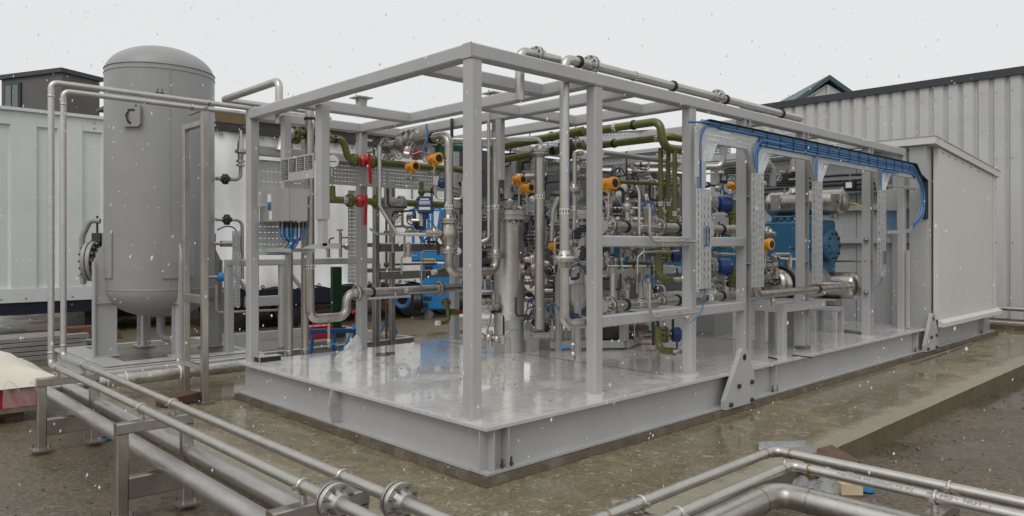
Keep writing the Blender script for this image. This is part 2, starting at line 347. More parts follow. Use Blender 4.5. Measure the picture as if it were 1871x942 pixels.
def wheel(par, c, d, R, m=None):
    b = MB().torus(c, d, R, R * 0.13, 20, 6); u, v = perp(V(d))
    for i in range(3):
        a = math.pi * i / 3; e = u * math.cos(a) + v * math.sin(a); b.cyl(V(c) - e * R, V(c) + e * R, R * 0.08, n=6)
    b.cyl(V(c) - V(d).normalized() * R * 0.5, V(c) + V(d).normalized() * R * 0.2, R * 0.22, n=10)
    return b.build('handwheel', m or BLACK, par)
def lever(par, c, d, L, m, wd=0.03, up=None):
    c = V(c); d = V(d).normalized(); u = V(up) if up is not None else perp(d)[0]
    b = MB().bar(c - d * 0.02, c + d * L * 0.35, wd * 0.8, 0.008, u, 0.002).bar(c + d * L * 0.30, c + d * L, wd, 0.018, u, 0.006)
    return b.build('lever', m, par)
def pipe(label, pts, r, m=None, bend=None, name='steel_pipe', cat='pipe', group=None, fl=(), cl=(), bd=(), n=14, fR=1.85, fm=None):
    pts = [V(p) for p in pts]; lo = min(pts, key=lambda p: p.z)
    t = thing(name, label, cat, lo, group)
    MB().tube(pts, r, bend if bend is not None else 2.2 * r, n).build('pipe_run', m or SS, t)
    for c, d in fl: flange(t, c, d, r * fR, m=fm or m)
    for c, d in cl: clamp(t, c, d, r)
    for c, d in bd: band(t, c, d, r)
    return t
def transmitter(label, c, d=None, s=1.0, drop=0.25, group='amber transmitters on the skid'):
    """pipe-mounted transmitter: round housing with two screwed ends, dark window, neck and manifold block"""
    c = V(c); s *= 1.04; d = V(d).normalized() if d is not None else (RV * .62 - FV * .78).normalized()
    t = thing('transmitter', label, 'transmitter', c - Z * drop, group)
    R = 0.058 * s; L = 0.085 * s
    h = MB().lathe(c - d * L, d, [(0, R * 0.8), (0.008, R * 0.97), (0.03 * s, R * 1.0), (0.032 * s, R * 0.86), (L - .01, R * 0.86), (L + .01, R * 0.86), (2 * L - 0.04 * s, R * 0.9), (2 * L - 0.036 * s, R * 1.05), (2 * L - 0.006, R * 1.05), (2 * L, R * 0.92)], 20)
    h.cyl(c - Z * R * 0.6, c - Z * R * 1.5, R * 0.62, R * 0.42, 14); u = perp(d)[0]
    h.cyl(c + u * R * 0.6, c + u * R * 1.15, R * 0.3, n=10)
    h.build('housing', ORANGE, t)
    MB().lathe(c + d * (L - 0.002), d, [(0, R * 0.70), (0.006, R * 0.66)], 18).build('window', BLACK, t)
    MB().cyl(c - Z * R * 1.4, c - Z * drop, R * 0.22, n=10).build('stem', SS, t)
    b = MB().bar(c - Z * (R * 2.0), c - Z * (R * 3.1), R * 1.1, R * 0.9, X, 0.006)
    b.cyl(c - Z * R * 2.5 - u * R * 1.3, c - Z * R * 2.5 + u * R * 1.3, R * 0.22, n=8)
    b.build('manifold_block', SS, t); return t
# ================================================================== the setting
def sheet(name, x0, x1, y0, y1, z, m):
    b = MB().add([(x0, y0, z), (x1, y0, z), (x1, y1, z), (x0, y1, z)], [(0, 1, 2, 3)])
    return kind(b.build(name, m, loc=(0, 0, z), smooth=False), 'structure')
GL = -0.18
sheet('ground', -400, 500, -400, 600, GL, ASPH)
SX0, SX1, SY0, SY1 = -1.18, 16.6, -1.38, 8.2
def slab():
    b = MB(); n = 90; o = []
    def edge(a, c, t):       # slightly crumbled arris
        return random.uniform(-0.005, 0.005)
    pts = []
    for i in range(n): t = SX0 + (SX1 - SX0) * i / n; pts.append((t, SY0 + edge(0, 0, t)))
    for i in range(40): t = SY0 + (SY1 - SY0) * i / 40; pts.append((SX1, t))
    for i in range(n): t = SX1 - (SX1 - SX0) * i / n; pts.append((t, SY1))
    for i in range(60): t = SY1 - (SY1 - SY0) * i / 60; pts.append((SX0 + edge(0, 0, t), t))
    b.add([(x, y, 0) for x, y in pts], [list(range(len(pts)))])
    top = kind(b.build('concrete_slab', SLAB, loc=(0, 0, 0), smooth=False), 'structure')
    # kerb: a paler raised arris along the two edges in view and its side face
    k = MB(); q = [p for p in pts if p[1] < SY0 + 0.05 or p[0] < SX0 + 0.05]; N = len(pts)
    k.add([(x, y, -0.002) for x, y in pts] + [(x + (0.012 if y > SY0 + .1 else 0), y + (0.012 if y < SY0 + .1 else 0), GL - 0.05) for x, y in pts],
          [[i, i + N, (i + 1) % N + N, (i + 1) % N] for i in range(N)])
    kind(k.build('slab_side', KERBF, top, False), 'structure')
slab()

# ------------------------------------------------------------------ clad hall on the right (wall at X = 17)
def rib_wall(b, o, u, length, z0, z1, nrm, pitch, rw, rd):
    """trapezoid ribbed sheet as one strip"""
    o = V(o); u = V(u).normalized(); nrm = V(nrm); pr = [(0, 0)]; x = 0.0
    while x + pitch <= length:
        pr += [(x + pitch - rw - 0.05, 0), (x + pitch - rw, rd), (x + pitch - 0.05, rd), (x + pitch, 0)]; x += pitch
    pr.append((length, 0))
    vs_ = []
    for a, d in pr: vs_ += [o + u * a + nrm * d + Z * z0, o + u * a + nrm * d + Z * z1]
    b.add(vs_, [(2 * i, 2 * i + 1, 2 * i + 3, 2 * i + 2) for i in range(len(pr) - 1)]); return b
hall = thing('industrial_hall', 'long hall clad in pale grey ribbed sheet behind the skid on the right', 'building', (17, 0, GL))
y = 7.4; k = 0
while y > -12:                                      # each cladding sheet is a piece of its own
    b = MB(); rib_wall(b, (17 - 0.004 * (k % 2), y, 0), (0, -1, 0), 0.99, GL + 0.25, 5.86, (-1, 0, 0), 0.33, 0.25, 0.07)
    sh_ = b.build('cladding_sheet', CLAD, hall, False); sb_ = MB()
    for zz in (1.9, 3.9, 5.5):
        for q in (.12, .45, .78): sb_.cyl((16.925, y - q, zz), (16.912, y - q, zz), .013, n=6)
    kind(sb_.build('fixing_screws', BOLT, sh_, False), 'stuff'); y -= 0.99; k += 1
MB().box(17.05, 24, -12, 7.4, GL, 5.80).build('wall', CLAD, hall, False)
MB().box(16.86, 17.0, -12, 7.46, 5.84, 5.98).box(16.95, 17.4, -12, 7.46, 5.96, 6.04).build('eaves_trim', TRIM, hall, False)
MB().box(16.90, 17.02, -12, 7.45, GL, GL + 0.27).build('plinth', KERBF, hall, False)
b = MB()                                            # second wall running back from the corner
rib_wall(b, (17, 7.4, 0), (1, 0, 0), 12, GL, 5.84, (0, 1, 0), 0.33, 0.11, 0.045); b.build('end_wall', CLAD, hall, False)
b = MB().add([(16.95, 7.46, 6.03), (16.95, -12, 6.03), (26, -12, 6.5), (26, 7.46, 6.5)], [(0, 1, 2, 3)]); b.build('roof', TRIM, hall, False)
# pale gable showing above the hall roof
gd = 34.0; g0 = ad(1453, 190, gd); g1 = ad(1512, 147, gd); g2 = ad(1577, 180, gd)
gb = thing('gabled_roof', 'small pale gable with teal verge trim rising above the hall roof', 'building', (g1.x, g1.y, GL))
gd_u = V((g2.x - g0.x, g2.y - g0.y, 0)).normalized(); gn = Z.cross(gd_u)
if gn.dot(FV) < 0: gn = -gn
hw = (V((g2.x, g2.y, 0)) - V((g0.x, g0.y, 0))).length / 2 * 1.05; ez = g0.z - 0.05; mid = V((g1.x, g1.y, 0))
gl = mid - gd_u * hw; gr = mid + gd_u * hw
MB().prism([gl + Z * GL, gr + Z * GL, gr + Z * ez, mid + Z * (g1.z - .15), gl + Z * ez], gn * 8).build('wall', CLAD, gb, False)
for s_ in (-1, 1):
    e = mid + gd_u * s_ * (hw + 0.3); b = MB(); a0 = mid + Z * g1.z; a1 = e + Z * (ez - 0.25)
    b.prism([a0 - gn * .25, a1 - gn * .25, a1 - gn * .25 + Z * .22, a0 - gn * .25 + Z * .22], gn * 9); b.build('roof_slope', TEAL, gb, False)
for i in range(1, 6):
    q = gl + gd_u * (2 * hw * i / 6) - gn * 0.04; h_ = g1.z - .25 - abs(i - 3) / 3 * (g1.z - ez)
    MB().bar(q + Z * (ez - 3), q + Z * h_, 0.10, 0.10, gd_u).build('wall_rib', CLAD, gb, False)
# ------------------------------------------------------------------ dark rendered building, far left
bd_ = 42.0; c0 = ad(113, 124, bd_)
thR, thL = math.atan2(495, FPX), math.atan2(-3435, FPX)
dR = (FV * math.cos(thR) + RV * math.sin(thR)).normalized(); dL = (FV * math.cos(thL) + RV * math.sin(thL)).normalized()
house = thing('dark_building', 'dark grey rendered flat roofed building with one window behind the container', 'building', (c0.x, c0.y, GL))
base = V((c0.x, c0.y, 0)); LR, LL = 2.47, 5.02
def slab_at(name, m, a0, a1, b0, b1, z0, z1, par=house):
    p = [base + dR * a0 + dL * b0, base + dR * a1 + dL * b0, base + dR * a1 + dL * b1, base + dR * a0 + dL * b1]
    return MB().prism([q + Z * z0 for q in p], Z * (z1 - z0)).build(name, m, par, False)
slab_at('wall', BLDG, 0, LR, 0, LL, GL, c0.z - 0.25)
slab_at('roof_edge', TRIM, -0.15, LR + .15, -0.15, LL + .15, c0.z - 0.25, c0.z)
wz0, wz1 = 9.0, 11.15; wb0, wb1 = 3.4, 4.55
wf = slab_at('window', TRIM, -0.10, 0.05, wb0 - .12, wb1 + .12, wz0 - .12, wz1 + .12)
slab_at('pane', GLASS, -0.13, -0.02, wb0 + .05, (wb0 + wb1) / 2 - .06, wz0, wz1, wf)
slab_at('pane', GLASS, -0.13, -0.02, (wb0 + wb1) / 2 + .06, wb1 - .05, wz0, wz1, wf)
# ------------------------------------------------------------------ pale container unit, left
CY = 14.93; cz0, cz1 = 0.61, 4.78
ct = thing('container_unit', 'long pale grey ribbed steel container unit standing behind the tank', 'container', (-2, CY, GL))
x = -9.0; k = 0
while x < 2.4:
    b = MB(); rib_wall(b, (x, CY + 0.004 * (k % 2), 0), (1, 0, 0), 0.90, cz0, cz1, (0, -1, 0), 0.90, 0.52, 0.07)
    b.build('wall_panel', CONT, ct, False); x += 0.90; k += 1
MB().box(-9, x, CY - .06, CY + .1, 4.45, 4.78).box(-9, x, CY - .14, CY + .1, 4.75, 4.82).build('top_rail', CONT, ct, False)
MB().box(-9, x, CY - .09, CY + .1, cz0 - .02, cz0 + .28).build('bottom_rail', CONT, ct, False)
MB().box(-9, x, CY + .1, CY + 2.6, cz0, 4.74).build('body', CONT, ct, False)
MB().box(x - .1, x + .05, CY - .08, CY + 2.5, cz0, 4.78).build('corner_post', CONT, ct, False)
b = MB().box(-9, x, CY - .05, CY + 2.5, 0.34, cz0 - .03).box(-9, x, CY - .1, CY, 0.32, 0.36); b.build('base_frame', CONTB, ct, False)
for q in (-7, -4, -1.4, 1.0): MB().box(q, q + .5, CY + .35, CY + 2, GL, .34).build('support_block', DARK, ct, False)
k = MB()
for q in range(24): k.cyl((-8.8 + q * .45, CY - .10, cz0 + .06), (-8.8 + q * .45, CY - .085, cz0 + .06), .018, n=6)
k.build('rivets', BOLT, ct, False)
for j in (0.9, 1.2):
    for zz in (4.53, 4.65): MB().cyl((j + .2, CY - .075, zz), (j + .2, CY - .06, zz), .02, n=8).build('rivet', BOLT, ct)
# ------------------------------------------------------------------ white curtain-sided trailer and dark shed behind it
TY = 12.72
tr = thing('curtain_trailer', 'white vinyl curtain sided trailer on a black chassis behind the skid', 'trailer', (6, TY, GL))
b = MB(); nx, nz = 90, 26; x0, x1, z0, z1 = 3.0, 10.6, .74, 4.45
def wave(u, v): return 0.05 * math.sin(u * 9 + 2.2 * v) * (1 - v) + 0.03 * math.sin(u * 23 + 5 * v) + 0.05 * math.sin(u * 4.2 - 6 * v) + 0.03 * math.sin(v * 9 + u * 2)
vs_ = [(x0 + (x1 - x0) * i / nx, TY - wave((x1 - x0) * i / nx * .5, j / nz), z0 + (z1 - z0) * j / nz + (0.10 * abs(math.sin(i * .27)) if j == 0 else 0)) for j in range(nz + 1) for i in range(nx + 1)]
b.add(vs_, [(j * (nx + 1) + i, j * (nx + 1) + i + 1, (j + 1) * (nx + 1) + i + 1, (j + 1) * (nx + 1) + i) for j in range(nz) for i in range(nx)])
b.build('curtain', TARP, tr, ang=60)
for i in range(16):
    q = V((x0 + .12 + i * .49, TY - .13, z1 - .08)); MB().torus(q, Y, 0.035, 0.012, 12, 6).build('eyelet', BOLT, tr)
    q = V((x0 + .12 + i * .49, TY - .15, z0 + .10)); MB().torus(q, Y, 0.035, 0.014, 12, 6).build('eyelet', BLACK, tr)
MB().box(x0 - .05, x1, TY - .16, TY + 2.4, z1, z1 + .12).build('top_rail', DARK, tr, False)
MB().box(x0, x1, TY - .02, TY + 2.4, .40, z0 + .02).build('chassis', CONTB, tr, False)
MB().box(x0 + .02, x1, TY + .15, TY + 2.4, z0, z1).build('load_body', TARP, tr, False)
for q in (3.6, 5.0, 8.6, 9.8):
    w_ = MB().lathe((q, TY + .12, .32), Y, [(0, .30), (.02, .48), (.06, .5), (.26, .5), (.3, .46)], 28).build('wheel', BLACK, tr)
    MB().lathe((q, TY + .11, .32), Y, [(0, .10), (.01, .26), (.05, .27)], 20).build('rim', DARK, w_)
sh = thing('dark_open_shed', 'dark open fronted shed with brown fascia board above the white trailer', 'shed', (8, 16.5, GL))
f0 = ay(390, 203, 16.5)
MB().box(3.2, 5.6, 16.45, 16.55, f0.z - .28, f0.z + .02).build('fascia', BROWN, sh, False)
MB().box(2.2, 15, 18.5, 18.7, GL, f0.z - .3).build('back_wall', SHED_SHADE, sh, False)
MB().box(2.2, 15, 16.5, 19, f0.z + .02, f0.z + .1).build('roof', TRIM, sh, False)
for q in (3.9, 5.4, 7.2, 9.5, 12): MB().box(q, q + .22, 16.56, 16.76, GL, f0.z - .27).build('post', GREY, sh, False)
# ------------------------------------------------------------------ stacked boards, pallet, red bundle on the left
SY = 10.9; st = thing('board_stack', 'low stack of weathered grey boards lying in front of the pale container', 'board stack', (-3, SY, GL))
zz = GL
for layer in range(5):
    th_ = (0.07, 0.06, 0.075, 0.06, 0.07)[layer]
    for r_ in range(3):
        x0 = -6 + random.uniform(-.2, .2); x1 = 0.35 - layer * .12 + random.uniform(-.2, .2)
        MB().box(x0, x1, SY + r_ * .30 + layer * .05 + random.uniform(0, .03), SY + r_ * .30 + .27 + layer * .05, zz + .004, zz + th_).build('board', BOARD, st, False)
    zz += th_ + 0.012
pl = thing('timber_bearer', 'short brown timber bearer lying under the edge of the pale container', 'timber', (-.2, 13.4, GL))
for q in range(2): MB().box(-.6, 1.2, 13.2 + q * .3, 13.45 + q * .3, GL + .2 * q * 0, GL + .16).build('beam', WOOD, pl, False)
MB().box(-.5, 1.1, 13.25, 13.6, GL + .165, GL + .30).build('beam', WOOD, pl, False)
rb = thing('red_machine_frame', 'red steel machine frame wrapped in torn film left of the pipe rack', 'machine', (-3.0, 6.2, GL))
MB().prism([(-4.6, 5.8, -.02), (-1.80, 5.8, -.02), (-1.80, 5.8, .30), (-4.6, 5.8, .26)], (0, .9, 0)).build('side_panel', RED, rb, False)
MB().box(-4.6, -1.76, 5.75, 5.79, -.06, -.01).build('lower_edge', SSD, rb, False)
for q in (-4.2, -2.1): MB().box(q, q + .18, 5.9, 6.5, GL, -.025).build('bearer', WOOD, rb, False)
def cloth(nm, m, x0, x1, y0, y1, f, par=None, n=26, ang=30):
    b = MB(); vs_ = []
    for j in range(n + 1):
        for i in range(n + 1):
            u, v = i / n, j / n; vs_.append((x0 + (x1 - x0) * u, y0 + (y1 - y0) * v, f(u, v)))
    b.add(vs_, [(j * (n + 1) + i, j * (n + 1) + i + 1, (j + 1) * (n + 1) + i + 1, (j + 1) * (n + 1) + i) for j in range(n) for i in range(n)])
    return b.build(nm, m, par, ang=ang)
def heap(u, v):
    e = min(u, 1 - u, v, 1 - v) * 2
    fold = 0.11 * (1 - abs(math.sin(6 * u + 4 * v))) + 0.08 * (1 - abs(math.sin(9 * u - 7 * v + 1))) + 0.05 * (1 - abs(math.sin(19 * v + 5 * u)))
    return 0.22 + 0.34 * min(1, e * 2.4) ** .6 * (0.55 + 0.45 * math.sin(3.0 * (u + .15))) + fold * min(1, e * 3)
tag(cloth('cream_tarpaulin', CREAMT, -4.7, -1.52, 5.72, 7.0, heap), 'crumpled cream tarpaulin heaped on the red machine frame', 'tarpaulin')
tag(cloth('torn_film', FILM, -2.15, -1.8, 5.75, 5.785, lambda u, v: 0), 'torn clear plastic film hanging over the red panel', 'plastic film')
fo = bpy.data.objects['torn_film']; me = fo.data
for v_ in me.vertices:
    u = (v_.co.x + .175) / .35; tz = (v_.co.y + .0175) / .035
    v_.co.y = -0.02 + .02 * math.sin(u * 14 + tz * 6); v_.co.z = .0 + tz * (.26 + .05 * math.sin(u * 9))
fo.location.z = .0; fo.location.y = 5.76
wb = MB().obox(az(327, 728, .06), V((.20, .09, 0)), V((-.05, .11, 0)), V((0, 0, .05))).build('wood_block', RUST, None, False)
tag(wb, 'wet brown timber block lying on the concrete beside the tank stand', 'timber')
tag(MB().torus(az(190, 800, GL + .02), Z, .07, .014, 18, 6).build('blue_hose_coil', CABLE), 'small coil of blue hose on the ground under the pipe rack', 'hose')
# loose rods and scrap on the slab
p0, p1 = az(1666, 664, .02), az(1775, 627, .02)
tag(MB().bar(p0, p1, .035, .03, Z, .005).build('loose_bar', SSD, None), 'loose steel bar lying on the wet concrete beside the enclosure', 'bar')
sc_ = thing('scrap_angle', 'offcut of grey steel channel lying on the slab edge behind the bent pipes', 'scrap', az(1430, 822, .01))
a0, a1 = az(1395, 829, .005), az(1482, 826, .005); uu = (a1 - a0).normalized(); nn = Z.cross(uu)
MB().obox((a0 + a1) / 2 + Z * .012, uu * (a1 - a0).length / 2, nn * .09, Z * .004).build('web', GALV, sc_, False)
for s_ in (-1, 1): MB().obox((a0 + a1) / 2 + Z * .045 + nn * s_ * .092, uu * (a1 - a0).length / 2, nn * .004, Z * .036).build('flange_edge', GALV, sc_, False)
# debris in front, under the bent pipes
J = az(1500, 885, GL)
tag(MB().obox(J + V((.10, .04, .17)), V((.26, -.10, .03)), V((.06, .15, .03)), V((0, 0, .012))).build('rusty_plate', RUST, None, False), 'rusty brown steel plate lying in the torn plastic bag', 'scrap plate')
def bag(u, v):
    e = min(u, 1 - u, v, 1 - v) * 2
    return GL + .01 + .15 * min(1, e * 1.5) ** .5 * (.5 + .5 * abs(math.sin(6 * u + 5 * v) * math.sin(9 * v - 4 * u)))
bo = cloth('plastic_bag', FILM, J.x - .30, J.x + .38, J.y - .22, J.y + .22, bag, n=30, ang=20)
tag(bo, 'torn clear plastic bag of scrap under the bent pipes', 'plastic bag')
for v_ in bo.data.vertices:
    v_.co.x += random.uniform(-.012, .012); v_.co.y += random.uniform(-.012, .012)
tag(MB().obox(J + V((-.06, -.26, .05)), V((.06, -.06, 0)), V((.04, .04, 0)), V((0, 0, .045))).build('cardboard_offcut', CARD, None, False), 'small pale cardboard block beside the torn plastic bag', 'cardboard')
tag(MB().lathe(J + V((.09, -.33, .0)), V((.2, .1, 1)), [(0, .07), (.05, .075), (.055, .05), (.075, .04), (.08, 0)], 18).build('blue_plug', SKYB), 'blue plastic pipe end cap beside the torn plastic bag', 'pipe cap')
hp = [az(1545, 858, GL + .02), az(1570, 853, GL + .02), az(1598, 858, GL + .02), az(1625, 862, GL + .02), az(1650, 870, GL + .02)]
tag(MB().tube(hp, .018, .3, 8).build('blue_hose', SKYB), 'blue hose lying on dirty asphalt behind the bent pipes', 'hose')
peb = MB()
for i in range(420):
    x = random.uniform(1.5, 14); y_ = random.uniform(-5.5, -1.45) if random.random() < .8 else random.uniform(-1.75, -1.42)
    r_ = random.uniform(.003, .012) if random.random() < .97 else random.uniform(.013, .02)
    peb.obox((x, y_, GL + r_ * .3), V((r_, r_ * random.uniform(-.5, .5), 0)), V((0, r_ * .8, r_ * .3)), V((0, -r_ * .2, r_ * .6)))
for i in range(350):
    x = random.uniform(-4.5, -1.25); y_ = random.uniform(.5, 9)
    r_ = random.uniform(.003, .011)
    peb.obox((x, y_, GL + r_ * .3), V((r_, r_ * random.uniform(-.5, .5), 0)), V((0, r_ * .8, r_ * .3)), V((0, -r_ * .2, r_ * .6)))
o = kind(peb.build('gravel_litter', ASPH, loc=(0, 0, GL), smooth=False), 'stuff'); tag(o, 'loose stones and grit scattered over the dirty asphalt', 'gravel')
# ------------------------------------------------------------------ pale horizontal pipes beside the hall
for i, (yy, lab) in enumerate(((563, 'upper white handrail pipe in front of the hall, right edge'), (589, 'lower white handrail pipe in front of the hall, right edge'))):
    p = ax(1826, yy, 15.8); pipe(lab, [V((15.8, p.y + .4, p.z)), V((15.8, p.y - 6, p.z))], .045, SSP, name='rail_pipe', group='handrail pipes by the hall')
MB_ = MB().box(15.2, 16.4, -9, 1.4, .002, .10); tag(MB_.build('low_bund', GROUT, None, False), 'low brown bund at the foot of the hall wall', 'bund')

# ================================================================== the tank and its skid
TC = V((.18, 7.68, 0)); TR = .765
vt = thing('pressure_vessel', 'tall grey vertical pressure tank with domed ends standing on four legs', 'tank', (TC.x, TC.y, .22))
zb, zt, hb = 1.19, 4.40, .44
prof = [(zb - hb * math.cos(math.pi / 2 * i / 12), TR * math.sin(math.pi / 2 * i / 12)) for i in range(13)] + [(zt, TR)] + \
       [(zt + hb * math.sin(math.pi / 2 * i / 12), TR * math.cos(math.pi / 2 * i / 12)) for i in range(1, 13)]
MB().lathe((TC.x, TC.y, 0), Z, prof, 72).build('shell', GREYV, vt)
for zz in (zt - .02, zt + .05, zb): MB().torus(TC + Z * zz, Z, TR, .009, 72, 6).build('weld_seam', GREYV, vt)
es = V((-.16, -.987, 0)); MB().cyl(TC + es * (TR + .001) + Z * zb, TC + es * (TR + .001) + Z * zt, .007, n=6).build('weld_seam', GREYV, vt)
def curved_pad(a0, a1, z0, z1, R, th, name='pad', m=GREYV, n=10):
    b = MB(); rings = []
    for i in range(n + 1):
        a = a0 + (a1 - a0) * i / n; e = V((math.cos(a), math.sin(a), 0))
        rings.append([TC + e * R + Z * z0, TC + e * (R + th) + Z * z0, TC + e * (R + th) + Z * z1, TC + e * R + Z * z1])
    b.loft(rings); return b.build(name, m, vt, ang=25)
for a in (180, 270, 90, 0):
    A = math.radians(a); e = V((math.cos(A), math.sin(A), 0)); t_ = V((-e.y, e.x, 0))
    curved_pad(A - .30, A + .30, 1.36, 2.02, TR, .02, 'reinforcing_pad')
    P = lambda r_, z_: TC + e * r_ + Z * z_
    lg = MB(); out = [P(.64, .235), P(.92, .235), P(.92, 1.60), P(.79, 1.86), P(.64, 1.86)]
    lg.prism([q - t_ * .012 for q in out], t_ * .024)
    for r_ in (.635, .92): lg.obox(P(r_, (.235 + (1.86 if r_ < .8 else 1.60)) / 2), e * .010, t_ * .055, Z * ((1.86 if r_ < .8 else 1.60) - .235) / 2)
    lg.obox(P(.78, .232), e * .19, t_ * .11, Z * .010)
    lg.obox(P(.78, 1.0), e * .14, t_ * .05, Z * .006)
    L_ = lg.build('leg', GREY, vt, False)
# name plate bracket
A = math.atan2(-.688, -.725); e = V((math.cos(A), math.sin(A), 0)); t_ = V((-e.y, e.x, 0)); pc = TC + e * (TR + .035) + Z * (1.84 + (447 - 219) / FPX * 11.0)
npb = MB().bar(pc - e * .03, pc + e * .02, .27, .33, t_, .035).build('nameplate_bracket', GREYV, vt)
MB().obox(pc + e * .024 + Z * .07 + t_ * .01, t_ * .05, Z * .012, e * .004).cyl(pc + e * .02 + t_ * .08 + Z * .13, pc + e * .03 + t_ * .08 + Z * .13, .012, n=8).build('plate_mark', INK, npb, False)
MB().tube([pc + e * .02 - t_ * .03 + Z * .05, pc + e * .05 - t_ * .05, pc + e * .05 - t_ * .02 - Z * .1, pc + e * .02 - Z * .12], .012, .03, 8).build('seal_wire', BLACK, npb)
# lifting mark strokes chalked on the shell
e2 = V((-.33, -.944, 0)).normalized(); t2 = V((-e2.y, e2.x, 0)); mc = TC + e2 * (TR + .002) + Z * 4.02
MB().obox(mc, t2 * .06, Z * .004, e2 * .002).obox(mc + t2 * .03 + Z * .01, t2 * .004, Z * .05, e2 * .002).obox(mc - t2 * .03 + Z * .01, t2 * .004, Z * .05, e2 * .002).build('chalk_mark', INK, vt, False)
# manway with blind cover, studs and davit, on the far left quarter of the shell
mz = 1.60; em = V((-.80, .60, 0)); m0 = TC + em * (TR - .03) + Z * mz; tm = V((-em.y, em.x, 0))
mw = MB().cyl(m0, m0 + em * .20, .22, n=28).lathe(m0 + em * .18, em, [(0, .30), (.055, .30), (.057, .26), (.065, .26)], 32).build('manway', GREYV, vt)
MB().lathe(m0 + em * .25, em, [(0, .305), (.05, .305), (.055, .29), (.09, .22), (.11, .10), (.115, .0)], 32).build('cover', GREYV, mw)
k = MB()
for i in range(16):
    a = 2 * math.pi * i / 16; q = m0 + em * .16 + (tm * math.cos(a) + Z * math.sin(a)) * .27
    k.cyl(q - em * .05, q + em * .17, .02, n=8).cyl(q - em * .035, q, .04, n=6)
k.build('studs', BLACK, mw)
dv = m0 + em * .30
MB().tube([dv + em * .08 - Z * .35, dv + em * .10 + Z * .36, dv - em * .02 + Z * .62, dv - em * .16 + Z * .60], .042, .24, 12).build('davit_arm', GREYV, mw)
MB().cyl(dv - em * .12 + Z * .68, dv - em * .12 + Z * .40, .016, n=8).bar(dv - em * .12 + Z * .42, dv - em * .12 + Z * .28, .13, .10, em, .01).build('davit_screw', DARK, mw)
MB().obox(dv + em * .04 + Z * .10, em * .10, tm * .05, Z * .012).build('davit_bracket', GREYV, mw, False)
MB().obox(dv + em * .04 - Z * .22, em * .10, tm * .05, Z * .012).build('davit_bracket', GREYV, mw, False)
# bottom and side nozzles
MB().tube([TC + Z * .75, TC + Z * .42, TC + V((.3, -.3, .42))], .06, .12).build('bottom_nozzle', GREYV, vt)
flange(vt, TC + V((.16, -.16, .42)), V((1, -1, 0)), .11, m=SS)
for (px, py, lab) in ((415, 327, 0), (418, 401, 1)):
    p = ay(px, py, 7.45); q0 = V((TC.x + .75, 7.45, p.z)); q1 = p + X * .22
    MB().tube([q0, q1] if False else [q0, q1, q1 + Z * (.30 if lab == 0 else -.95)], .03 if lab == 0 else .028, .1, 10).build('nozzle_pipe', GREYV if lab == 0 else SSP, vt)
    flange(vt, p - X * .03, X, .085, nb=6, m=DARK)
    if lab == 0:
        v0 = q1 + Z * .22
        MB().lathe(v0, Z, [(0, .07), (.03, .07), (.03, .035), (.06, .035), (.06, .07), (.1, .07), (.11, .045), (.2, .05), (.22, .09), (.26, .09), (.27, .06), (.42, .05), (.43, .03), (.58, .022)], 14).cyl(v0 + Z * .24, v0 + Z * .24 + X * .22, .04, n=12).cyl(v0 + Z * .24 + X * .19, v0 + Z * .24 + X * .22, .075, n=14).build('relief_valve', SS, vt)
iv = ay(432, 445, 7.3); MB().cyl(iv - X * .55, iv + X * .1, .025, n=10).cyl(iv - X * .25, iv - X * .02, .05, n=10).bar(iv + X * .02 - Z * .12, iv + X * .02 + Z * .12, .11, .11, X, .01).build('instrument_valve', SS, vt)
tv = ay(398, 506, 7.0); MB().cyl(tv - X * .15, tv + X * .02, .03, n=10).build('drain_stub', SS, vt)
MB().lathe(tv, X, [(0, .06), (.02, .07), (.10, .07), (.12, .05)], 14).build('drain_cap', SKYB, vt)
MB().tube([ay(437, 440, 7.25), ay(430, 415, 7.25), ay(412, 412, 7.25), ay(397, 420, 7.25)], .012, .2, 8).build('sense_hose', CABLE, vt)
# skid under the tank
ts = thing('tank_skid', 'grey steel base frame with grating floor carrying the tall tank', 'skid', (1.2, 7.9, 0))
SXa, SXb, SYa, SYb = -.95, 4.1, 6.55, 9.15
def ibeam(b, p0, p1, h, wf_, up=Z, tf=.014, tw=.010):      # p0, p1: centre line at mid height
    p0 = V(p0); p1 = V(p1); d = (p1 - p0).normalized(); s_ = d.cross(V(up)).normalized(); L_ = (p1 - p0).length; c = (p0 + p1) / 2
    for q in (-1, 1): b.obox(c + V(up) * q * (h / 2 - tf / 2), d * L_ / 2, s_ * wf_ / 2, V(up) * tf / 2)
    b.obox(c, d * L_ / 2, s_ * tw / 2, V(up) * (h / 2 - tf)); return b
for p0, p1 in (((SXa, SYa, .105), (SXb, SYa, .105)), ((SXa, SYb, .105), (SXb, SYb, .105)), ((SXa + .06, SYa + .07, .105), (SXa + .06, SYb - .07, .105)), ((1.25, SYa + .07, .105), (1.25, SYb - .07, .105)), ((SXb - .06, SYa + .07, .105), (SXb - .06, SYb - .07, .105))):
    ibeam(MB(), p0, p1, .21, .13).build('base_beam', GREY, ts, False)
MB().box(-.88, 1.2, 6.63, 6.95, .216, .224).box(-.88, -.55, 6.96, 9.08, .216, .224).build('margin_plate', GREY, ts, False)
for (xa, xb, ya, yb) in ((-.53, 1.18, 6.97, 7.6), (-.53, 1.18, 7.62, 8.3), (-.53, 1.18, 8.32, 9.07), (1.32, 4.0, 6.65, 7.8), (1.32, 4.0, 7.84, 9.07)):
    b = MB(); n = int((yb - ya) / .085)
    for i in range(n): q = ya + (i + .5) * (yb - ya) / n; b.box(xa, xb, q - .028, q + .028, .185, .214)
    kind(b.build('grating', SSD, ts, False), 'stuff')
MB().box(-.53, 1.2, 6.96, 9.08, .09, .10).box(1.32, 4.0, 6.65, 9.07, .09, .10).build('drip_tray', DARK, ts, False)
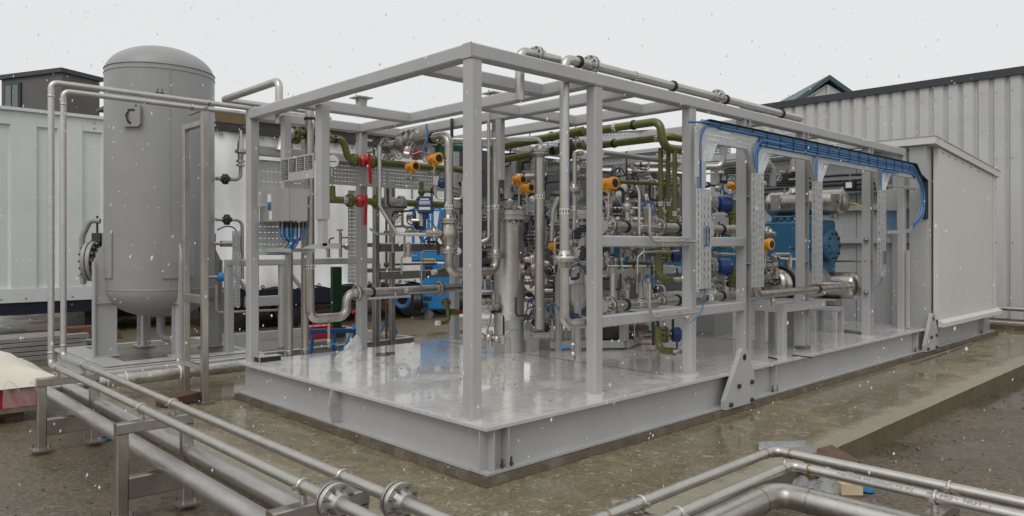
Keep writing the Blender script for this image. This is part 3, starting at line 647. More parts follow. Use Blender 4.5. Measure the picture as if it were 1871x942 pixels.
for q in (.0, 1.6, 2.8): MB().box(q - .006, q + .006, SYa - .06, SYa + .06, .016, .194).build('stiffener', GREY, ts, False)
# grey support portal on the tank skid, behind the process skid's corner
pf = thing('support_portal', 'grey portal frame on the tank skid seen through the left bay', 'support frame', (2.6, 6.9, .22))
q0, q1 = ay(412, 480, 6.9), ay(690, 480, 6.9); hz_ = q0.z
MB().bar((q0.x, 6.9, hz_), (q1.x, 6.9, hz_), .10, .10, Z, .012).build('top_rail', GREY, pf)
for px in (418, 517, 688):
    q = ay(px, 500, 6.9); MB().bar((q.x, 6.9, .215), (q.x, 6.9, hz_ - .052), .12, .12, X, .012).build('post', GREY, pf)
for px, s_ in ((440, 1), (540, 1)):
    q = ay(px, 500, 6.9); MB().bar((q.x - .2, 6.9, hz_ - .05), (q.x + .16, 6.9, hz_ - .5), .06, .05, Y, .008).build('brace', GREY, pf)
qa = ay(440, 552, 6.9); MB().bar((q0.x + .3, 6.9, qa.z), (ay(512, 552, 6.9).x, 6.9, qa.z), .16, .05, Z, .01).build('kick_rail', GREY, pf)
q = ay(428, 470, 6.85); b = MB().perf((q.x - .05, 6.80, .9), Z, X, 1.15, .12, .004, (.03, .09)); b.build('slotted_channel', GALV, pf, False)
pipe('thin bent steel tube curving from the tank foot along the tank skid', [ay(395, 520, 6.95), ay(395, 571, 6.95), ay(512, 566, 6.95)], .018, SSP, .07, name='sample_tube', cat='tube')
# manifold of small valves on top of the portal
mv = thing('small_valve_manifold', 'small steel ball valve manifold with black lever behind the left bay', 'valve', ay(610, 462, 6.8))
pz = ay(610, 449, 6.8)
MB().cyl(ay(586, 449, 6.8), ay(645, 449, 6.8), .028, n=10).cyl(ay(600, 470, 6.8), ay(600, 440, 6.8), .03, n=10).ball(ay(597, 449, 6.8), .06).ball(ay(634, 449, 6.8), .065).cyl(ay(622, 470, 6.8), ay(622, 425, 6.8), .028, n=10).build('valve_body', SS, mv)
MB().tube([ay(600, 442, 6.8), ay(603, 436, 6.8), ay(610, 434, 6.8)], .012, .02, 8).build('lever', BLACK, mv)
MB().lathe(ay(621, 425, 6.8), Z, [(0, .02), (.03, .02), (.035, .055), (.06, .055), (.065, .02)], 12).cyl(ay(622, 433, 6.8), ay(636, 433, 6.8), .02, n=8).build('gauge_stub', SS, mv)
p = ay(601, 520, 7.4); gp = thing('green_upright_profile', 'dark green painted upright channel standing behind the left bay', 'upright', (ay(615, 560, 7.4).x, 7.4, .21))
GRN2 = mat('signal_green_paint', (0.008, 0.05, 0.012), 0.5, var=0.3)
gx0, gx1 = ay(606, 560, 7.4).x, ay(623, 560, 7.4).x; gz0, gz1 = ay(615, 597, 7.4).z, ay(615, 487, 7.4).z
MB().box(gx0, gx1, 7.4, 7.44, gz0, gz1).box(gx0, gx0 + .03, 7.37, 7.4, gz0, gz1).box(gx1 - .03, gx1, 7.37, 7.4, gz0, gz1).build('channel', GRN2, gp, False)
MB().box(gx0 - .05, gx1 + .05, 7.32, 7.46, .208, gz0 - .001).build('foot_plate', DARK, gp, False)

# ------------------------------------------------------------------ pipe rack on the left
GRP = 'box section stands under the left pipe rack'
for yy, lab in ((4.12, 'far pipe rack stand of steel box section beside the red frame'), (1.62, 'middle pipe rack stand of steel box section with plated foot'), (-.83, 'nearest pipe rack stand of steel box section at the bottom edge')):
    s_ = thing('pipe_rack_stand', lab, 'pipe stand', (-1.9, yy, GL), GRP)
    xa, xb = -2.10, -1.64
    for xx in (xa, xb):
        MB().bar((xx, yy, GL + .05), (xx, yy, .55 - .081), .08, .08, X, .008).build('leg', SSD, s_)
        ft = MB().box(xx - .08, xx + .08, yy - .08, yy + .08, GL + .035, GL + .05).build('foot_plate', SSD, s_, False)
        k = MB()
        for i in (-1, 1): k.cyl((xx + i * .06, yy - .06 * i, GL), (xx + i * .06, yy - .06 * i, GL + .09), .008, n=6)
        k.build('anchor_bolts', BOLT, ft)
    MB().bar((xa - .04, yy, .55 - .04), (xb + .04, yy, .55 - .04), .08, .08, Y, .008).build('top_rail', SSD, s_)
    MB().bar((xa + .04, yy, .07), (xb - .04, yy, .07), .08, .16, Y, .008).build('lower_rail', SSD, s_)
    for xx in (-1.96, -1.735):
        u_ = MB().cyl((xx, yy, .551), (xx, yy, .595), .018, n=10).torus((xx, yy, .635), Y, .034, .009, 18, 6).obox((xx, yy, .635), X * .062, Y * .006, Z * .009)
        u_.build('pipe_clip', SSP, s_)
thA = (-1.96, .635); thB = (-1.735, .635)
for i, ((xx, zz), yv, lab, fy) in enumerate(((thA, 4.40, 'thin steel pipe nearer the camera on the left rack, rising as leftmost riser', -1.13), (thB, 4.92, 'thin steel pipe on the left rack nearer the big skid, rising as second riser', -1.33))):
    top = 3.48 if i == 0 else 3.50
    yb_ = yv
    pts = [V((xx, -3.2, zz)), V((xx, yb_, zz)), V((xx, yb_, top)), V((1.2, yb_, top))]
    t = pipe(lab, pts, .030, SSP, .06, group='thin pipes along the left rack', fl=[(V((xx, fy, zz)), Y)], fR=3.0)
    for q in (zz + .12, top - .14):
        MB().lathe((xx, yb_, q - .012), Z, [(0, .0305), (.004, .0335), (.02, .0335), (.024, .0305)], 14).build('weld_seam', SSP, t)
bigs = (('big steel pipe on the left rack nearer the camera, with a mitred far corner', -1.85, .24, 5.38), ('big steel pipe on the left rack nearer the slab, teeing into the wrapped run', -1.53, .24, 5.38))
t = pipe(bigs[0][0], [(-1.84, -3.2, .24), (-1.84, 5.38, .24), (-1.2, 5.38, .24)], .062, SSL, .10, group='big pipes along the left rack', n=22)
t = pipe(bigs[1][0], [(-1.60, -3.2, .24), (-1.60, 5.31, .24)], .062, SSL, group='big pipes along the left rack', n=22)
MB().torus((-1.60, 5.16, .24), Y, .064, .007, 24, 6).build('weld_seam', SSP, t)
t = pipe('foil wrapped pipe running from the left rack under the big skid corner', [(-1.2, 5.38, .24), (-.3, 5.38, .24), (.9, 5.38, .24)], .078, INSUL, n=22, name='wrapped_pipe')
for q in (-1.19, -.98): MB().torus((q, 5.38, .24), X, .080, .007, 24, 6).build('tape_ring', WHITE, t)
MB().torus((-.36, 5.38, .24), X, .082, .014, 24, 6).build('wire_tie', WHITE, t)
pipe('slim steel pipe running beside the foil wrapped pipe towards the skid', [(-1.25, 5.72, .27), (.9, 5.72, .27)], .05, SSP)
# tall goalpost stand holding the thin pipes
gs = thing('tall_pipe_stand', 'tall narrow box section stand holding up the two thin pipes', 'pipe stand', (-.38, 4.8, 0))
za = 3.40
for yy in (4.52, 5.10): MB().bar((-.38, yy, .012), (-.38, yy, za if yy < 5 else za - .09), .075, .075, X, .008).build('leg', SSD, gs)
MB().bar((-.38, 4.56, za - .13), (-.38, 5.14, za - .13), .07, .07, X, .008).build('top_rail', SSD, gs)
for zz in (1.20, .24 + .16): MB().bar((-.38, 4.56, zz), (-.38, 5.06, zz), .07, .10 if zz > 1 else .06, X, .006).build('cross_rail', SSD, gs)
for yy in (4.52, 5.10): MB().box(-.47, -.29, yy - .09, yy + .09, 0.003, .013).build('foot_plate', SSD, gs, False)
MB().bar((-.38, 4.45, za + .025), (-.38, 5.0, za + .025), .03, .03, X, .004).torus((-.38, 4.40, 3.48), X, .036, .009, 16, 6).torus((-.38, 4.92, 3.50), X, .036, .009, 16, 6).build('pipe_clip', BOLT, gs)
# ------------------------------------------------------------------ bent pipes bottom right
gz = .5
t = pipe('outer thin steel pipe with a bend at the bottom right, farther from the camera', [(-3.0, -1.90, gz), (.82, -1.90, gz), (.80, -7.5, gz)], .030, SSP, .06, group='bent pipes at the bottom right', n=18)
for q_, d_ in (((.70, -1.90, gz), X), ((.817, -2.02, gz), Y), ((-.9, -1.90, gz), X)): MB().lathe(V(q_) - d_ * .010, d_, [(0, .0303), (.006, .0325), (.014, .0325), (.02, .0303)], 18).build('weld_seam', HEAT, t)
t = pipe('inner thin steel pipe with a bend at the bottom right, carrying stencilled lettering', [(-3.0, -2.13, gz), (.585, -2.13, gz), (.565, -7.5, gz)], .030, SSP, .06, group='bent pipes at the bottom right', n=18)
for q_, d_ in (((.47, -2.13, gz), X), ((.582, -2.25, gz), Y)): MB().lathe(V(q_) - d_ * .010, d_, [(0, .0303), (.006, .0325), (.014, .0325), (.02, .0303)], 18).build('weld_seam', HEAT, t)
def text(s_, size, m, par, origin, u, v, name='lettering', depth=.0006):
    cu = bpy.data.curves.new(name, 'FONT'); cu.body = s_; cu.size = size; cu.extrude = depth
    tmp = bpy.data.objects.new('tmp', cu); col.objects.link(tmp); dg = bpy.context.evaluated_depsgraph_get(); dg.update()
    me = bpy.data.meshes.new_from_object(tmp.evaluated_get(dg)); bpy.data.objects.remove(tmp); bpy.data.curves.remove(cu)
    u = V(u).normalized(); v = V(v).normalized(); n_ = u.cross(v); o0 = W[par.name] if par else V((0, 0, 0)); mt = Matrix((u, v, n_)).transposed()
    me.transform(mt.to_4x4()); me.transform(Matrix.Translation(V(origin) - o0)); me.materials.clear(); me.materials.append(m)
    ob = bpy.data.objects.new(name, me); col.objects.link(ob); ob.parent = par; W[ob.name] = V(o0); return ob
dn = V((-.55, 0, .835)); MARK = mat('faint_stencil_ink', (0.34, 0.33, 0.31), 0.6, var=0.3)
text('NATIVE PRODUCTS IN      IN  HO -  NOT  1', .040, MARK, t, V((.575, -2.42, gz)) + dn * .0315 + V((-.55, 0, .835)).cross(Y) * 0 + Z.cross(Y) * 0 - V((.835, 0, .55)) * .012, -Y, V((.835, 0, .55)), 'stencil_lettering')
for (a, lab) in ((tuple(az(1418, 900, .30)), 'upper fat steel pipe with a bend at the bottom edge below the stencilled pipe'), (tuple(az(1392, 968, .28)), 'lower fat steel pipe with a bend cut off by the bottom edge')):
    t = pipe(lab, [(-3.2, a[1], a[2]), a, (a[0] - .01, -7.5, a[2])], .076, SSP, .13, group='fat bent pipes at the bottom edge', n=22)
    for q in (V((a[0] - .22, a[1], a[2])), V((a[0], a[1] - .22, a[2]))): MB().torus(q, X if q.y == a[1] else Y, .0765, .004, 24, 6).build('weld_seam', HEAT, t)
s_ = thing('low_pipe_stand', 'low box section stand under the bent pipes at the bottom right', 'pipe stand', (.5, -3.0, GL))
yy = -2.93
MB().bar((-.25, yy, .40), (.90, yy, .40), .08, .06, Y, .008).build('top_rail', SSD, s_)
for xx in (-.2, .85): MB().bar((xx, yy, GL + .012), (xx, yy, .368), .07, .07, X, .008).build('leg', SSD, s_)
for xx in (-.2, .85): MB().box(xx - .08, xx + .08, yy - .08, yy + .08, GL + .002, GL + .012).build('foot_plate', SSD, s_, False)
for xx in (.575, .812):
    MB().cyl((xx, yy, .431), (xx, yy, .468), .02, n=12).torus((xx, yy, gz), Y, .034, .010, 18, 6).obox((xx, yy, gz), X * .06, Y * .012, Z * .010).build('pipe_clip', SSP, s_)
s2 = thing('far_pipe_clip_stand', 'short stub stand with clips under the bent pipes at the lower middle', 'pipe stand', (-.55, -2.0, GL))
MB().bar((-.62, -1.84, .43), (-.62, -2.2, .43), .05, .05, Z, .006).bar((-.62, -1.98, GL), (-.62, -1.98, .405), .06, .06, X, .006).build('frame', SSD, s2)
for yv in (-1.90, -2.13): MB().torus((-.62, yv, gz), X, .034, .010, 18, 6).cyl((-.62, yv, .455), (-.62, yv, .468), .02, n=10).obox((-.62, yv, gz), Y * .06, X * .012, Z * .010).build('pipe_clip', SSP, s2)
# ================================================================== the process skid: base, deck, posts, roof beams
DX, DY = 9.74, 4.47; FX0, FY0, FX1, FY1 = .08, .27, 9.70, 4.45; ZT = 3.46; S = .12
sk = thing('process_skid', 'grey painted process skid with wet deck plate and open post and beam frame', 'skid', (4.9, 2.2, 0))
b = MB(); n = 60                                                    # grout bed, slightly ragged
pts = []
def jag(): return random.uniform(-.008, .008)
for i in range(n): pts.append((-.035 + (14.1) * i / n, -.04 + jag()))
for i in range(12): pts.append((14.06, -.04 + (DY + .08) * i / 12))
for i in range(n): pts.append((14.06 - 14.1 * i / n, DY + .04))
for i in range(30): pts.append((-.04 + jag(), DY + .04 - (DY + .08) * i / 30))
N = len(pts)
b.add([(x, y, .003) for x, y in pts] + [(x + .012 * (1 if x < 7 else -1), y + .012 * (1 if y < 2 else -1), .068 + jag() * .4) for x, y in pts], [[i, (i + 1) % N, N + (i + 1) % N, N + i] for i in range(N)] + [list(range(N, 2 * N))])
b.build('grout_bed', GROUT, sk, False)
GREYL = mat('grey_paint_edge_highlight', (0.50, 0.50, 0.495), 0.3, var=0.10, scale=5)  # paler rim colour paints in the bright highlight along the deck edge
dk = MB().box(0, DX, 0, DY, ZD - .014, ZD).build('deck_plate', DECK, sk, False)
gr_ = MB()
for i in range(260):
    x, y, r_ = random.uniform(.3, 9), random.uniform(.3, 4.2), random.uniform(.002, .006); gr_.obox((x, y, ZD + r_ * .4), V((r_ * 1.6, r_ * .5, 0)), V((-r_ * .3, r_, 0)), V((0, 0, r_ * .5)))
kind(gr_.build('deck_grit', GROUT, dk, False), 'stuff')
for q in (2.95, 6.2):
    MB().box(q, q + .006, .45, DY - .1, ZD + .0005, ZD + .003).build('plate_joint', DARK, dk, False)
HB = ZD - .014 - .072
def base_beam(p0, p1, inward):
    p0 = V(p0); p1 = V(p1); d = (p1 - p0).normalized(); L_ = (p1 - p0).length; c = (p0 + p1) / 2; i_ = V(inward)
    b = MB().obox(c + i_ * .10 + Z * .082, d * L_ / 2, i_ * .10, Z * .010)
    b.obox(c + i_ * .095 + Z * (.09 + (HB - .018) / 2), d * L_ / 2, i_ * .006, Z * (HB - .022) / 2)
    return b.build('base_beam', GREY, sk, False)
base_beam((.008, -.001, 0), (DX + 4.2, -.001, 0), Y)
base_beam((-.001, .20, 0), (-.001, DY, 0), X)
base_beam((0.2, DY, 0), (DX, DY, 0), -Y)
MB().box(.086, .098, .012, .20, .094, ZD - .024).build('end_plate', GREY, sk, False)
for a_ in ((-.006, DX, -.006, .05), (-.006, .05, .0501, DY)): MB().box(a_[0], a_[1], a_[2], a_[3], ZD - .022, ZD + .003).build('edge_flange', GREYL, sk, False)
for x in (.24, 4.62, 9.45, 13.2):
    MB().box(x - .006, x + .006, .006, .086, .094, ZD - .024).build('web_stiffener', GREY, sk, False)
    for q in (-.05, .05): MB().cyl((x + q, .03, .088), (x + q, .03, .165), .009, n=6).cyl((x + q, .03, .105), (x + q, .03, .12), .018, n=6).build('anchor_bolt', RUST, sk)
# pad-eye stiffener on the left side
yq = 2.26
st_ = MB().prism([(.088, yq, .094), (-.01, yq, .10), (-.05, yq, .26), (-.02, yq, ZD - .024), (.088, yq, ZD - .024)], (0, .018, 0)).build('pad_eye', GREY, sk, False)
MB().cyl((.005, yq - .003, .27), (.005, yq + .021, .27), .028, n=18).build('eye_hole', GALV, st_)
# lifting lugs on the long side
for lx, sc__ in ((3.36, 1.0), (9.62, .95)):
    out = [V((lx, -.055, .075)), V((lx + .62 * sc__, -.055, .075)), V((lx + .62 * sc__, -.055, .40))]
    cx_, cz_, r_ = lx + .40 * sc__, .60, .095
    for i in range(9):
        a = math.radians(15 + 150 * i / 8); out.append(V((cx_ + r_ * math.cos(a), -.055, cz_ + r_ * math.sin(a))))
    out.append(V((lx, -.055, .17)))
    lug = MB().prism(out, (0, .055, 0)).build('lifting_lug', GREY, sk, False)
    MB().cyl((cx_, -.058, cz_), (cx_, -.050, cz_), .036, n=18).build('lug_hole', BLACK, lug)
    for bx_, bz_ in ((.27, .30), (.55, .31), (.10, .12), (.55, .11)):
        MB().cyl((lx + bx_ * sc__, -.056, bz_), (lx + bx_ * sc__, -.08, bz_), .026, n=6).build('lug_bolt', DARK, lug)
# posts
PX = (.08, 1.60, 3.20, 4.37, 5.92, 8.15, 9.60)
def hpost(x, y0, z0, z1, par=sk):
    b = MB()
    for q in (x + .005, x + .115): b.box(q - .005, q + .005, y0, y0 + .13, z0, z1)
    b.box(x + .0102, x + .1098, y0 + .055, y0 + .065, z0, z1)
    for zq in (1.62, 2.42): b.box(x + .0102, x + .1098, y0 + .003, y0 + .0548, zq - .005, zq + .005)
    return b.build('post', GREY, par, False)
for i, x in enumerate(PX):
    if i in (3, 4, 5): hpost(x, FY0 - .005, ZD, ZT - S)
    else: MB().bar((x + S / 2, FY0 + S / 2, ZD), (x + S / 2, FY0 + S / 2, ZT - S), S, S, X, .014).build('post', GREY, sk)
for x in (.08, 1.60, 3.20, 4.9, 6.5, 8.1):
    MB().bar((x + S / 2, FY1 - S / 2, ZD), (x + S / 2, FY1 - S / 2, ZT - S), S, S, X, .014).build('post', GREY, sk)
MB().box(PX[4] - .015, PX[4] + .135, FY0 - .02, FY0 + .14, ZD + .001, ZD + .045).build('post_shoe', GROUT, sk, False)
# weld beads where posts meet deck and beams
for x in (PX[0], PX[1], PX[2]):
    for zz, m_ in ((ZD + .004, GREY), (ZT - S - .001, GREYV)):
        b = MB()
        b.cyl((x - .003, FY0 - .003, zz), (x + S + .003, FY0 - .003, zz), .006, n=6).cyl((x - .003, FY0 - .003, zz), (x - .003, FY0 + S, zz), .006, n=6); b.build('weld_bead', m_, sk)
for x in (.085,):
    MB().cyl((x - .006, FY0 - .001, ZT - S), (x - .006, FY0 - .001, ZT), .003, n=6).build('weld_bead', GREYV, sk)
for x in (.6, 1.9, 2.6, 5.4, 6.9, 7.8): MB().cyl((x, .088, .094), (x + .5, .088, .094), .007, n=6).build('weld_bead', GREY, sk)
# roof beams, butted against each other
def beam(p0, p1, u=Z, w_=S, h_=S): return MB().bar(p0, p1, h_, w_, u, .012).build('roof_beam', GREY, sk)
zc = ZT - S / 2; e = S / 2
beam((FX0, FY0 + e, zc), (FX1, FY0 + e, zc)); beam((FX0 + .001, FY1 - e, zc), (FX1, FY1 - e, zc))
beam((FX0 + e, FY0 + S, zc), (FX0 + e, FY1 - S, zc))
xC, xE, xF = 1.60 + e, 2.30, 3.26
for x in (xC, xE, xF, 4.95, 6.55, 8.15): beam((x, FY0 + S, zc - .001), (x, FY1 - S, zc - .001))
beam((FX0 + S, 3.27, zc), (xC - e, 3.27, zc)); beam((FX0 + S, 1.02, zc), (xC - e, 1.02, zc))
beam((xE + e, 2.0, zc), (xF - e, 2.0, zc)); beam((xE + e, .98, zc), (xF - e, .98, zc)); beam((xC + e, 2.0, zc), (xE - e, 2.0, zc))
for (x, y) in ((.95, 3.27), (2.62, .98), (1.9, 2.02)):
    q = MB().bar((x, y, ZT + .001), (x, y, ZT + .09), .10, .10, X, .01).build('pipe_pedestal', GREY, sk)
    MB().obox((x, y, ZT + .096), X * .10, Y * .10, Z * .006).cyl((x + .07, y, ZT + .05), (x + .07, y, ZT + .13), .01, n=6).cyl((x - .07, y, ZT + .05), (x - .07, y, ZT + .13), .01, n=6).build('pedestal_plate', GREY, q, False)
# front rails between posts
for zt in (1.93, 1.165):
    for a, c in ((1, 2), (2, 3)):
        MB().bar((PX[a] + S, FY0 + .055, zt - .055), (PX[c], FY0 + .055, zt - .055), .11, .09, Z, .012).build('front_rail', GREY, sk)
    for x in (3.3, 4.3): MB().bar((x, FY0 + .11, zt - .055), (x, 1.25, zt - .055), .09, .09, Z, .01).build('bracket_rail', GREY, sk)
# upper interior beams and drop posts
MB().bar((xE - .02, 2.32, ZT - S), (xE - .02, 2.32, 2.62), .09, .09, X, .012).build('drop_post', GREY, sk)
hp_ = ax(580, 300, .21); MB().bar((.27, hp_.y, ZT - S), (.27, hp_.y, 2.115), .12, .12, X, .014).build('drop_post', GREY, sk)
MB().bar((.27, hp_.y, 2.115), (.27, hp_.y, 1.83), .075, .10, X, .01).build('drop_post', GREY, sk)
q = ax(545, 455, .27); MB().prism([(.21, hp_.y - .05, 1.80), (.21, hp_.y - .05, 1.86), (.21, hp_.y + .22, 1.83), (.21, hp_.y + .36, 1.80)], (.25, 0, 0)).build('drop_bracket', GREY, sk, False)
MB().bar((.30, FY1 - .6, ZT - S), (.30, FY1 - .6, 2.2), .10, .09, X, .012).build('drop_post', GREY, sk)
MB().bar((.2, FY1 - .06, 2.98), (1.6, FY1 - .06, 2.98), .12, .08, Z, .012).build('upper_rail', GREY, sk)
# end wall of the enclosure closing the skid, with panel joints and framing
en = thing('plant_enclosure', 'pale cream panelled enclosure with overhanging flat roof at the right end of the skid', 'enclosure', (12, 2, .44))
EX0, EX1, EY = 10.28, 13.86, -.05
def roofz(x): return 3.66 - (x - 10.0) * (3.66 - 3.34) / 3.9
MB().prism([(EX0, EY, .56), (EX1, EY, .56), (EX1, EY, roofz(EX1) - .13), (EX0, EY, roofz(EX0) - .13)], (0, .08, 0)).build('front_panel', CREAM, en, False)
for x in (13.55,): MB().box(x, x + .010, EY - .003, EY + .002, .57, roofz(x) - .14).build('panel_joint', GREYV, en, False)
MB().prism([(EX0 - .33, EY - .05, roofz(EX0 - .33) - .12), (EX1 + .06, EY - .05, roofz(EX1 + .06) - .12), (EX1 + .06, EY - .05, roofz(EX1 + .06)), (EX0 - .33, EY - .05, roofz(EX0 - .33))], (0, 4.56, 0)).build('roof', CREAM, en, False)
MB().prism([(EX0 - .34, EY - .06, roofz(EX0 - .34) + .001), (EX1 + .08, EY - .06, roofz(EX1 + .08) + .001), (EX1 + .08, EY - .06, roofz(EX1 + .08) + .014), (EX0 - .34, EY - .06, roofz(EX0 - .34) + .014)], (0, 4.58, 0)).build('roof_sheet', GREY, en, False)
MB().prism([(EX0 - .04, EY - .004, .56), (EX0 - .04, EY - .09, .51), (EX0 - .04, EY - .09, .44), (EX0 - .04, EY - .004, .44)], (3.7, 0, 0)).build('drip_sill', CREAM, en, False)
MB().box(10.05, EX0 - .001, .06, .34, .41, roofz(10) - .13).build('corner_column', GREY, en, False)
MB().box(EX1 - .02, EX1 + .1, .0, .2, .43, roofz(EX1) - .14).build('corner_column', GREY, en, False)
MB().box(EX1 - .10, EX1 + .02, 4.2, 4.4, .43, roofz(EX1) - .14).box(EX1, EX1 + .03, .2, 4.2, .43, roofz(EX1) - .14).build('end_wall', CREAM, en, False)
for i in range(4):
    y0_ = .32 + i * 1.02
    MB().box(10.32, 10.38, y0_ + .004, y0_ + 1.012, ZD - .02, 3.50).build('wall_panel', GREY, en, False)
MB().box(9.74, 13.8, .05, 4.4, .405, .425).build('floor_plate', GREY, en, False)
for i in range(2): MB().bar((10.25, .62 + i * 1.5, ZD - .01), (10.25, .62 + i * 1.5, 3.4), .12, .10, X, .01).build('wall_post', GREY, en)
for zz in (1.92, 2.52, 2.85): MB().bar((10.25, .36, zz), (10.25, .555, zz), .10, .08, Z, .008).bar((10.25, .685, zz), (10.25, 2.05, zz), .10, .08, Z, .008).build('wall_rail', GREY, en)
for x in (10.5, 10.85, 11.2, 11.6, 12.1, 12.6): MB().cyl((x, EY - .002, roofz(x) - .19), (x, EY - .010, roofz(x) - .19), .014, n=8).build('panel_screw', BOLT, en)
for i in range(5): MB().cyl((EX1 - .06, EY - .002, .8 + i * .55), (EX1 - .06, EY - .010, .8 + i * .55), .012, n=8).build('panel_screw', BOLT, en)
MB().bar((9.63, .22, .45), (9.63, .22, 1.75), .05, .05, X, .006).build('stub_post', GREY, en)

# ================================================================== left bay
# junction box and its cables
jb = thing('junction_box', 'square stainless junction box on the left face of the skid', 'junction box', (.4, 3.9, 2.1))
bx0, by0, by1 = .20, ax(525, 400, .20).y, ax(475, 400, .20).y; bx1 = ay(562, 400, by0).x; bz0, bz1 = ax(500, 404, .20).z, ax(500, 346, .20).z
MB().bar(((bx0 + .03 + bx1) / 2, by0, (bz0 + bz1) / 2), ((bx0 + .03 + bx1) / 2, by1, (bz0 + bz1) / 2), bz1 - bz0, bx1 - bx0 - .03, Z, .008).build('case', SSBOX, jb)
dr = MB().bar((bx0 + .012, by0 - .006, (bz0 + bz1) / 2), (bx0 + .012, by1 + .006, (bz0 + bz1) / 2), bz1 - bz0 + .012, .024, Z, .008).build('door', SSBOX, jb)
my = by0 + (by1 - by0) * .58
MB().box(bx0 - .002, bx0 - .0005, my, my + .09, bz1 - .14, bz1 - .05).build('white_sticker', WHITE, dr, False)
MB().box(bx0 - .002, bx0 - .0005, my, my + .09, bz1 - .235, bz1 - .142).build('blue_sticker', CABLE, dr, False)
MB().box(bx0 - .002, bx0 - .0005, my - .02, my + .04, bz0 + .02, bz0 + .12).build('white_sticker', WHITE, dr, False)
text('23', .07, INK, dr, (bx0 - .003, my + .078, bz1 - .225), -Y, Z, 'sticker_number')
MB().bar((bx1 + .03, by0 + .05, bz1 - .08), (bx1 + .03, by0 + .05, bz1 + .0), .05, .04, X, .006).bar((bx1 - .0, by0 + .05, bz1 - .05), (bx1 + .15, by0 + .05, bz1 - .05), .02, .03, Z, .004).build('mounting_ear', SSBOX, jb)
cb = thing('cable_bundle', 'bundle of blue cables fanning down from the junction box', 'cable bundle', (.4, 3.6, 1.8))
for i in range(16):
    x = bx0 + .06 + (i % 4) * .07; yv = by0 + .03 + i * .022
    MB().cyl((x, yv, bz0 - .008), (x, yv, bz0 - .075), .014, n=8).build('cable_gland', DARK, cb)
    tx, ty = .36 + random.uniform(-.03, .03), by0 - .02 + i * .012
    MB().tube([(x, yv, bz0 - .06), (x, yv, bz0 - .20), (tx, ty + .10, 1.88), (tx, ty + .22, 1.80), (tx + .03, ty + .5, 1.79)], .010, .12, 8).build('cable', (CABLE, CABLE2, CABLE3)[i % 3] if i != 15 else YEL, cb)
tt = thing('cable_tray', 'short slotted cable tray under the junction box cables', 'cable tray', (.4, 3.7, 1.76))
q0 = ax(536, 457, .27).y
MB().perf((.24, q0, 1.757), Y, X, FY1 - q0 - .14, .30, -.004, (.05, .10, .15, .20, .25)).build('tray_floor', GALV, tt, False)
MB().box(.236, .240, q0, FY1 - .14, 1.757, 1.80).box(.54, .544, q0, FY1 - .14, 1.757, 1.80).build('tray_side', GALV, tt, False)
pt = thing('valve_position_plate', 'grey plate carrying four dark engraved nameplates beside the drop post', 'nameplate', (.2, 3.3, 2.6))
pa, pb = ax(513, 310, .20).y, ax(573, 310, .20).y; z0_, z1_ = ax(570, 325, .20).z, ax(570, 283, .20).z
MB().box(.20, .208, pb, pa, z0_, z1_ + .02).build('back_plate', GREY, pt, False)
wd = (pa - pb)
for i in range(4):
    a = pa - wd * (.03 + .245 * i); lowr = z0_ + (.02 if i == 0 else .10)
    npl = MB().box(.196, .199, a - wd * .20, a, lowr, z1_).build('nameplate', PLATE, pt, False)
    k = MB()
    for j in range(int((z1_ - lowr) / .022)): k.box(.1945, .1955, a - wd * .18 * random.uniform(.6, 1), a - wd * .02, lowr + .008 + j * .022, lowr + .014 + j * .022)
    k.build('engraved_line', GREY, npl, False)
# back cable trays (real slots)
TY_ = 4.28
def tray_run(label, o, u, v, lu, lv, rows, group=None, side=.05, name='cable_tray'):
    o = V(o); u = V(u); v = V(v); t = thing(name, label, 'cable tray', o, group); n_ = u.cross(v)
    MB().perf(o, u, v, lu, lv, .003, rows).build('tray_plate', GALV, t, False)
    b = MB()
    for q in (0, lv): b.obox(o + u * lu / 2 + v * q + n_ * side / 2, u * lu / 2, v * .0015, n_ * side / 2)
    b.build('tray_lip', GALV, t, False); return t
a, c = ay(500, 292, TY_), ay(742, 335, TY_)
tray_run('wide slotted cable tray along the back of the left bay behind the green pipes', (ay(590, 300, TY_).x, TY_, 2.62), X, Z, 2.0, .30, (.05, .10, .15, .20, .25), 'slotted cable trays at the back of the left bay')
tray_run('slotted cable tray piece beside the corner post above the junction box', (ay(470, 300, 4.25).x, 4.25, 2.30), X, Z, .62, .55, (.06, .12, .30, .42), 'slotted cable trays at the back of the left bay')
tray_run('slotted cable tray piece left of the hanging blue cables', (ay(472, 430, 4.25).x, 4.25, 1.72), X, Z, .42, .40, (.06, .13, .20, .27, .34), 'slotted cable trays at the back of the left bay')
q = ay(636, 450, TY_); tray_run('narrow vertical slotted tray beside the second back post', (q.x, TY_ + .004, 1.35), X, Z, .115, 1.2, tuple(.05 + .05 * i for i in range(23)), 'slotted cable trays at the back of the left bay', .03)
# S-bend riser
yS = 3.9; B_ = lambda px, py: ay(px, py, yS)
p5 = B_(803, 527); zr = B_(650, 535).z; x5 = B_(566, 400).x
pS = [V((x5, yS, ZT + .05)), V((x5, yS, B_(566, 583).z)), V((B_(633, 575).x, yS, B_(566, 583).z)), V((B_(633, 575).x, yS, zr)), V((p5.x + .9, yS, zr))]
t = pipe('stainless riser in the left bay that ends in an S bend and flanged run', pS, .056, SS, .11, fl=[(V((B_(653, 535).x, yS, zr)), X), (V((p5.x, yS, zr)), X)], cl=[(V((B_(680, 533).x, yS, zr)), X), (V((x5, yS, B_(566, 217).z)), Z)], bd=[(V((B_(738, 530).x, yS, zr)), X), (V((x5, yS, B_(566, 487).z)), Z)])
v0 = V((B_(771, 520).x, yS, zr)); MB().tube([v0, v0 + Z * .52, v0 + V((.55, 0, .52))], .012, .03, 8).bar(v0 + Z * .13, v0 + Z * .26, .05, .05, X, .008).build('vent_tube', SS, t)
